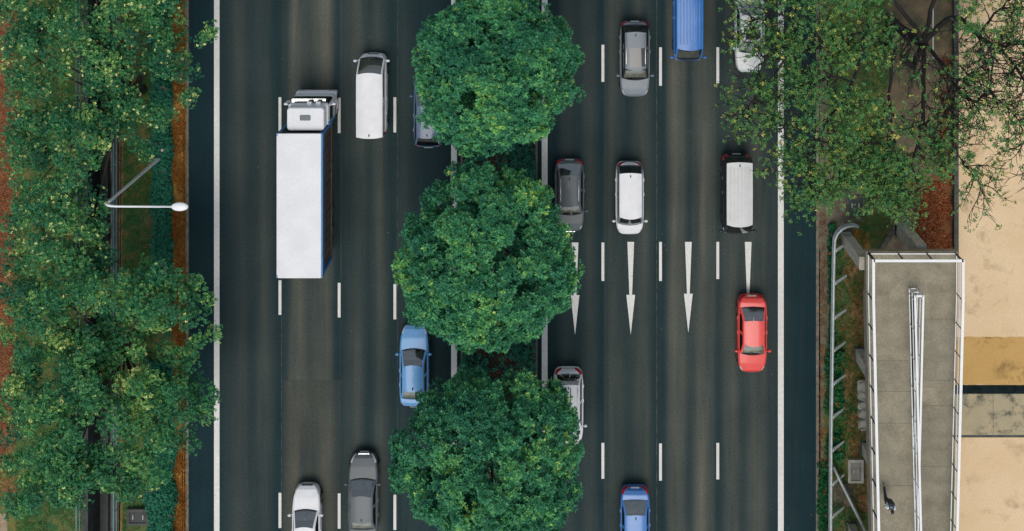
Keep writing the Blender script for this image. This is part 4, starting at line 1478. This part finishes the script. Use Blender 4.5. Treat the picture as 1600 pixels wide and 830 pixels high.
# ------------------------------------------------------------------ the ramp of the footbridge
DZ = 4.5                                # level of the landing
XL, XR = X(1353.5, DZ), X(1496.5, DZ)
YN = Y(393, DZ)                         # north edge of the landing
YR = Y(458, DZ)                         # the ramps start here
YE = Y(1010, DZ)                        # and end outside the frame
XA, XB = X(1420, DZ), X(1432.5, DZ)     # inner edges of the two ramps
GU, GD = 1 / 12.4, 1 / 15.0
zu = lambda y: DZ + max(0, YR - y) * GU     # left ramp climbs to the south
zd_ = lambda y: DZ - max(0, YR - y) * GD    # right ramp falls to the south
TH = .38
ramp = thing('pedestrian_ramp', 'switchback concrete pedestrian ramp with white rails beside the road', 'ramp', (XL, YN, 0))
o0 = Vector((XL, YN, 0))


def wb(b, pts_top, pts_bot):
    return b


def slab_piece(x0, x1, ya, yb, zf, th0=0.0, th1=TH, name='deck_slab', mat='deck', parent=ramp):
    vs = []
    for y in (ya, yb):
        for x in (x0, x1):
            vs += [(x - XL, y - YN, zf(y) - th1), (x - XL, y - YN, zf(y) - th0)]
    return MB().add(vs, [(0, 1, 3, 2), (4, 6, 7, 5), (0, 4, 5, 1), (2, 3, 7, 6), (1, 5, 7, 3), (0, 2, 6, 4)]).build(name, M[mat], parent)


flat = lambda y: DZ
M['deck_b'] = mk('ramp_deck_concrete_grey', (0.218, 0.196, 0.142), var=0.2, scale=1.1, rough=0.9, bump=0.2, fine=0.4)
slab_piece(XL, XR, YR + .004, YN, flat, 0, TH, 'landing')
cl = [458, 560, 606, 653, 745, 850, 1010]
cr_ = [458, 500, 600, 640, 740, 850, 1010]
for k in range(6):
    slab_piece(XL, XA + .03, Y(cl[k + 1], DZ) + .012, Y(cl[k], DZ), zu, 0, TH, 'deck_slab', 'deck')
    slab_piece(XB - .05, XR, Y(cr_[k + 1], DZ) + .012, Y(cr_[k], DZ), zd_, 0, TH, 'deck_slab', 'deck' if k in (0, 2) else 'deck_b')
# side beams just under the deck edge
for x0, x1, zf in ((XL + .02, XL + .3, zu), (XA - .28, XA + .02, zu), (XB - .03, XB + .25, zd_), (XR - .3, XR - .02, zd_)):
    slab_piece(x0, x1, YE, YR - .05, zf, TH + .002, TH + .35, 'edge_beam', 'concrete')
slab_piece(XL + .25, XR - .25, YR + .3, YN - .25, flat, TH + .002, TH + .32, 'edge_beam', 'concrete')


def ramp_rail(pts, mid=True, pm='dark_post', pw=.035, hw=.15):
    """pts: path on the deck (x,y,zf). kerb rail, mid rail, handrail, posts"""
    P = [Vector((x - XL, y - YN, zf(y))) for x, y, zf in pts]
    dz = lambda h: [p + Vector((0, 0, h)) for p in P]
    for i in range(len(P) - 1):
        for h, w, hh, nm in ((.08, .055, .05, 'bottom_rail'), (.58, .05, .045, 'middle_rail'), (1.08, hw, .07, 'handrail')):
            if nm == 'middle_rail' and not mid:
                continue
            a, b_ = dz(h)[i], dz(h)[i + 1]
            d = (b_ - a).normalized()
            MB().bar(a - d * (w / 2 - .004 if i else w / 2), b_ + d * (w / 2), w, hh).build(nm, M['white_rail'], ramp)
        L = (P[i + 1] - P[i]).length
        n = max(1, round(L / 1.68))
        for k in range(n + 1 if i == len(P) - 2 else n):
            q = P[i].lerp(P[i + 1], k / n)
            MB().box(q.x - pw, q.x + pw, q.y - pw * .85, q.y + pw * .85, q.z - .02, q.z + 1.045).build('post', M[pm], ramp)


inn = .10
ramp_rail([(XL + inn, YE, zu), (XL + inn, YR, zu), (XL + inn, YN - inn, flat)], mid=False)
ramp_rail([(XL + inn + .08, YN - inn, flat), (XR - inn - .06, YN - inn, flat)], mid=False)
ramp_rail([(XR - inn, YN - inn, flat), (XR - inn, YR, zd_), (XR - inn, YE, zd_)], pw=.024)
ye = Y(450, DZ)
ramp_rail([(XA, YE, zu), (XA, YR, zu), (XA, ye, flat)], pm='lamp_pole', pw=.02, hw=.11)
ramp_rail([(XA + .07, ye, flat), (XB - .07, ye, flat)], pm='lamp_pole', pw=.02, hw=.11)
ramp_rail([(XB, ye, flat), (XB, YR, zd_), (XB, YE, zd_)], pm='lamp_pole', pw=.02, hw=.11)
# columns
for px, py, w, d, zt in ((1321, 371, .55, .75, DZ - TH), (1408, 356, .62, .75, DZ - TH - .3), (1342, 553, .45, .7, None), (1352, 700, .45, .7, None), (1330, 826, .45, .7, None), (1440, 560, .5, .7, 'd'), (1440, 760, .5, .7, 'd')):
    p = U(px, py, VZ)
    z = zt if isinstance(zt, float) else (zd_(p.y) if zt == 'd' else zu(p.y)) - TH - .3
    MB().box(p.x - w / 2 - XL, p.x + w / 2 - XL, p.y - d / 2 - YN, p.y + d / 2 - YN, -.1, z).build('column', M['pale_concrete'], ramp)
    MB().box(p.x - w / 2 - .1 - XL, p.x + w / 2 + .1 - XL, p.y - d / 2 - .1 - YN, p.y + d / 2 + .1 - YN, -.1, VZ + .12).build('footing', M['dark_concrete'], ramp)

# ------------------------------------------------------------------ rough concrete blocks piled beside the ramp
rb = random.Random(4)
for k, (px, py, sx, sy, sz, lab) in enumerate(((1347, 600, .42, .44, .42, 'rough concrete block beside the ramp, topmost of the row'), (1348, 617, .36, .30, .3, 'rough concrete block beside the ramp, second of the row'),
                                               (1347, 630, .38, .30, .34, 'small rough concrete block in the middle of the row by the ramp'), (1348, 645, .36, .32, .3, 'rough concrete block beside the ramp, fourth of the row'),
                                               (1348, 660, .40, .34, .36, 'rough concrete block beside the ramp, lowest of the row'))):
    p = U(px, py, VZ)
    b = MB().rbox(-sx * .85, sx * .85, -sy * .75, sy * .75, 0, sz * .9, .07, 1, .05)
    b.v = [(x + rb.uniform(-.09, .09), y + rb.uniform(-.08, .08), z + (rb.uniform(-.08, .08) if z > .1 else 0)) for x, y, z in b.v]
    o = b.build('concrete_block', M['pale_concrete'])
    o.location = p
    o.rotation_euler = (0, 0, rb.uniform(-.3, .3))
    tag(o, lab, 'block', 'broken blocks beside the ramp')

# ------------------------------------------------------------------ guardrail
def guardrail(name, label, path, posts, hgt=.72, flare=None):
    """W-shaped beam along a path of (x,y); posts with angled stays behind"""
    o = Vector((path[0][0], path[0][1], VZ))
    t = thing(name, label, 'guardrail', o)
    prof = [(-.05, .16), (.045, .10), (.045, .05), (-.05, .0), (.045, -.05), (.045, -.10), (-.05, -.16)]
    vs, fs = [], []
    n = len(path)
    for i, (x, y) in enumerate(path):
        a = Vector((*path[max(i - 1, 0)], 0))
        c = Vector((*path[min(i + 1, n - 1)], 0))
        d = (c - a).normalized()
        s = Vector((d.y, -d.x, 0))
        for q, h in prof:
            vs.append((x - o.x - s.x * q, y - o.y - s.y * q, hgt + h))
    mm = len(prof)
    for i in range(n - 1):
        for k in range(mm - 1):
            fs.append((i * mm + k, (i + 1) * mm + k, (i + 1) * mm + k + 1, i * mm + k + 1))
    beam = MB().add(vs, fs).build('beam', M['galv'], t)
    so = beam.modifiers.new('thickness', 'SOLIDIFY')
    so.thickness = .02
    # a box tube that caps the beam
    MB().tube([(x - o.x, y - o.y, hgt + .20) for x, y in path], .09, 8).build('cap_tube', M['galv'], t, True)
    for x, y, dx, dy in posts:
        b = MB()
        b.box(x - o.x - .06, x - o.x + .06, y - o.y - .08, y - o.y + .08, -.1, hgt + .12)
        b.build('post', M['galv'], t)
        # stay: a folded steel plate leaning from the beam down to the ground
        p = Vector((x - o.x + .05, y - o.y, hgt + .05))
        q = Vector((x - o.x + dx, y - o.y + dy, .35))
        sdv = Vector((0, .20, 0))
        MB().add([p + sdv * .6, p - sdv * .6, q - sdv * .35, q + sdv * .35] + [w - Vector((0, 0, .05)) for w in (p + sdv * .6, p - sdv * .6, q - sdv * .35, q + sdv * .35)],
                 [(0, 1, 2, 3), (7, 6, 5, 4), (0, 4, 5, 1), (1, 5, 6, 2), (2, 6, 7, 3), (3, 7, 4, 0)]).build('stay', M['galv'], t)
    return t


Z1 = .9
pts = [(1341, 354), (1333, 352), (1324, 353), (1315, 357), (1308, 364), (1304, 373), (1303, 390), (1302, 440), (1301, 500), (1299.5, 600), (1298, 700), (1297.5, 830), (1297, 980)]
path = [(X(a, Z1), Y(c, Z1)) for a, c in pts]
pp = []
for py in (392, 443, 497, 548, 600, 652, 704, 757, 808, 860, 912):
    a = np.interp(py, [p[1] for p in pts[5:]], [p[0] for p in pts[5:]])
    pp.append((X(a, Z1) + .10, Y(py, Z1), .85, .30))
guardrail('guardrail', 'grey steel guardrail with curved end between the road and ramp', path, pp)
pts2 = [(1301, 727), (1312, 750), (1326, 778), (1340, 806), (1352, 832), (1372, 875)]
o_ = guardrail('guardrail', 'thin diagonal grey rail branching off towards the ramp, bottom right', [(X(a, .7), Y(c, .7)) for a, c in pts2], [], .55)
for a, c in ((1312, 750), (1340, 806)):
    MB().box(X(a, .6) - o_.location.x - .05, X(a, .6) - o_.location.x + .05, Y(c, .6) - o_.location.y - .05, Y(c, .6) - o_.location.y + .05, -.1, .6).build('post', M['galv'], o_)

# a thin white handrail on the path under the spreading tree
t = thing('path_handrail', 'thin white handrail on the paved path under the tree', 'handrail', U(1450, 60, VZ))
o = t.location
ya, yb = Y(92, 1.0) - o.y, Y(-60, 1.0) - o.y
xx = X(1457, 1.0) - o.x
MB().tube([(xx, ya, 0), (xx, ya, .95), (xx, ya + .1, 1.0), (xx, yb, 1.0)], .03, 8).build('rail', M['white_rail'], t, True)
for k in range(4):
    y = ya + .1 + (yb - ya - .2) * k / 3
    MB().tube([(xx, y, 0), (xx, y, .98)], .022, 6).build('post', M['white_rail'], t)

# ------------------------------------------------------------------ street lamp on the left
lb = U(254, 243, VZ)
lt = thing('street_lamp', 'tall street lamp with white oval head reaching over the left verge', 'street lamp', lb)
ht = 8.25
tip = U(166, 319, ht) - lb
tip = Vector((tip.x, tip.y, ht - VZ))
head = U(281, 323, ht + .35) - lb
MB().tube([(0, 0, -.1), (0, 0, .02), tuple(tip * .5), tuple(tip * .93), (tip.x * .985 - .02, tip.y * .99, tip.z * .975), ], [.13, .115, .095, .075, .07], 12).build('pole', M['lamp_pole'], lt, True)
arc = []
p0 = Vector((tip.x * .985 - .02, tip.y * .99, tip.z * .975))
p1 = Vector((tip.x - .05, tip.y - .02, tip.z + .22))
p2 = Vector((tip.x + .75, tip.y - .02, tip.z + .30))
for k in range(9):
    q = k / 8
    arc.append(p0 * (1 - q) ** 2 + p1 * 2 * q * (1 - q) + p2 * q * q)
arc.append(Vector((head.x - .3, head.y, tip.z + .36)))
MB().tube(arc, [.07] * 6 + [.065, .06, .055, .05], 10).build('arm', M['lamp_white'], lt, True)
hb = MB()
hb.ellipsoid((head.x, head.y, tip.z + .36), (.46, .235, .12), 24, 10)
hd_ = hb.build('lamp_head', M['lamp_white'], lt, True)
MB().ellipsoid((head.x + .08, head.y, tip.z + .28), (.30, .16, .09), 16, 8).build('lens', M['clear_lamp'], hd_, True)
MB().rbox(-.22, .22, -.22, .22, -.1, .18, .05).build('base_plate', M['concrete'], lt)

for k, (px, py, lab) in enumerate(((258, 232, 'short pale concrete marker post in the hedge near the lamp base'), (258, 408, 'short pale marker post in the hedge below the lamp, upper of two'),
                                   (258, 421, 'short pale marker post in the hedge below the lamp, lower of two'))):
    t = tag(MB().rbox(-.08, .08, -.08, .08, 0, .95, .025, 2).build('marker_post', M['pale_concrete']), lab, 'post', 'marker posts in the hedge')
    t.location = U(px + 4, py - 4, VZ)


# ------------------------------------------------------------------ the walker on the left ramp
def skin_body(name, verts, edges, mat, parent, sub=2):
    me = bpy.data.meshes.new(name)
    me.from_pydata([v[:3] for v in verts], edges, [])
    o = put(bpy.data.objects.new(name, me), parent)
    md = o.modifiers.new('skin', 'SKIN')
    md.use_smooth_shade = True
    for i, v in enumerate(verts):
        sv = me.skin_vertices[0].data[i]
        sv.radius = v[3] if hasattr(v[3], '__len__') else (v[3], v[3])
        sv.use_root = (i == 0)
    ss = o.modifiers.new('sub', 'SUBSURF')
    ss.levels = sub
    ss.render_levels = sub
    me.materials.append(mat)
    return o


def walker():
    base = U(1381.5, 771, 5.5)
    base.z = zu(base.y)
    t = thing('person', 'person in pale blue shirt with black backpack walking down the ramp', 'person', base, math.pi - .15)
    skin = mk('skin', (0.42, 0.24, 0.16), var=.08, scale=8, rough=.55)
    shirt = mk('pale_blue_shirt', (0.62, 0.76, 0.82), var=.12, scale=9, rough=.85)
    trouser = mk('dark_trousers', (0.020, 0.028, 0.040), var=.2, scale=9, rough=.85)
    hairm = mk('black_hair', (0.012, 0.011, 0.011), var=.3, scale=20, rough=.5)
    pack = mk('black_backpack', (0.014, 0.020, 0.032), var=.25, scale=8, rough=.8)
    shoe = mk('dark_shoe', (0.03, 0.03, 0.035), var=.2, scale=9, rough=.6)
    # local +y is the way the person walks; one continuous body
    v = [(0, 0, .93, (.15, .11)), (0, .02, 1.12, (.14, .10)), (0, .04, 1.32, (.17, .11)), (0, .05, 1.44, (.10, .08)), (0, .06, 1.52, .055), (0, .09, 1.60, .085), (0, .10, 1.70, .08),
         (-.10, .02, .88, .10), (-.10, .20, .50, .065), (-.10, .26, .10, .045), (-.10, .38, .04, .04),
         (.10, -.02, .88, .10), (.10, -.20, .50, .065), (.10, -.50, .18, .045), (.10, -.48, .06, .035),
         (-.20, .05, 1.40, .06), (-.27, -.06, 1.16, .045), (-.27, -.02, .93, .035), (-.27, .02, .85, .032),
         (.20, .05, 1.40, .06), (.27, .10, 1.16, .045), (.25, .28, 1.02, .035), (.24, .35, 1.0, .032)]
    e = [(0, 1), (1, 2), (2, 3), (3, 4), (4, 5), (5, 6), (0, 7), (7, 8), (8, 9), (9, 10), (0, 11), (11, 12), (12, 13), (13, 14),
         (2, 15), (15, 16), (16, 17), (17, 18), (2, 19), (19, 20), (20, 21), (21, 22)]
    skin_body('body', v, e, skin, t)
    g = 1.16
    sv = [(0, 0, .95, (.165, .125)), (0, .02, 1.12, (.16, .12)), (0, .04, 1.32, (.19, .13)), (0, .05, 1.43, (.12, .09)),
          (-.20, .05, 1.40, .075), (-.265, -.03, 1.22, .062), (.20, .05, 1.40, .075), (.265, .09, 1.22, .062)]
    skin_body('shirt', sv, [(0, 1), (1, 2), (2, 3), (2, 4), (4, 5), (2, 6), (6, 7)], shirt, t)
    tv = [(0, 0, .94, (.16, .12)), (-.10, .02, .87, .112), (-.10, .20, .50, .078), (-.10, .255, .14, .062), (.10, -.02, .87, .112), (.10, -.20, .50, .078), (.10, -.47, .21, .062)]
    skin_body('trousers', tv, [(0, 1), (1, 2), (2, 3), (0, 4), (4, 5), (5, 6)], trouser, t)
    b = MB().rbox(-.16, .16, -.24, -.08, 1.0, 1.45, .06, 3)
    b.build('backpack', pack, t, True)
    for s in (-1, 1):
        MB().tube([(s * .11, -.1, 1.42), (s * .115, .02, 1.50), (s * .12, .17, 1.40), (s * .12, .16, 1.15)], .022, 6).build('strap', pack, t, True)
    MB().ellipsoid((0, .08, 1.68), (.095, .115, .105), 14, 9).build('hair', hairm, t, True)
    MB().ellipsoid((0, .20, 1.62), (.018, .025, .022), 8, 6).build('nose', skin, t, True)
    for s in (-1, 1):
        MB().ellipsoid((s * .035, .182, 1.655), (.013, .01, .009), 8, 6).build('eye', hairm, t, True)
        MB().ellipsoid((s * .092, .09, 1.625), (.014, .025, .034), 8, 6).build('ear', skin, t, True)
    MB().ellipsoid((-.10, .32, .045), (.045, .13, .045), 10, 6).build('shoe', shoe, t, True)
    o = MB().ellipsoid((0, 0, 0), (.045, .13, .045), 10, 6).build('shoe', shoe, t, True)
    o.location = (.10, -.49, .10)
    o.rotation_euler = (-.75, 0, 0)
    # five bent fingers on each hand, rooted in the palm
    for s, hx, hy, hz, dx, dy, dz in ((-1, -.27, .02, .85, 0, .15, -1), (1, .24, .35, 1.0, 0, .9, -.35)):
        d = Vector((dx, dy, dz)).normalized()
        side = Vector((0, 1, 0)) - d * d.y
        side = side.normalized() if s < 0 else Vector((1, 0, 0))
        for k, ln in enumerate((.07, .08, .085, .078, .06)):
            off = side * ((k - 2) * .019)
            p = Vector((hx, hy, hz)) + off * (1 if k else 1.5) - d * (.03 if k == 0 else 0)
            q = p + d * ln * .55 + (side * -.02 if k == 0 else Vector())
            w_ = q + (d * .6 + Vector((-s * .5, 0, 0))).normalized() * ln * .5
            MB().tube([p, q, w_], [.010, .009, .007], 6).build('finger', skin, t, True)
    return t


walker()
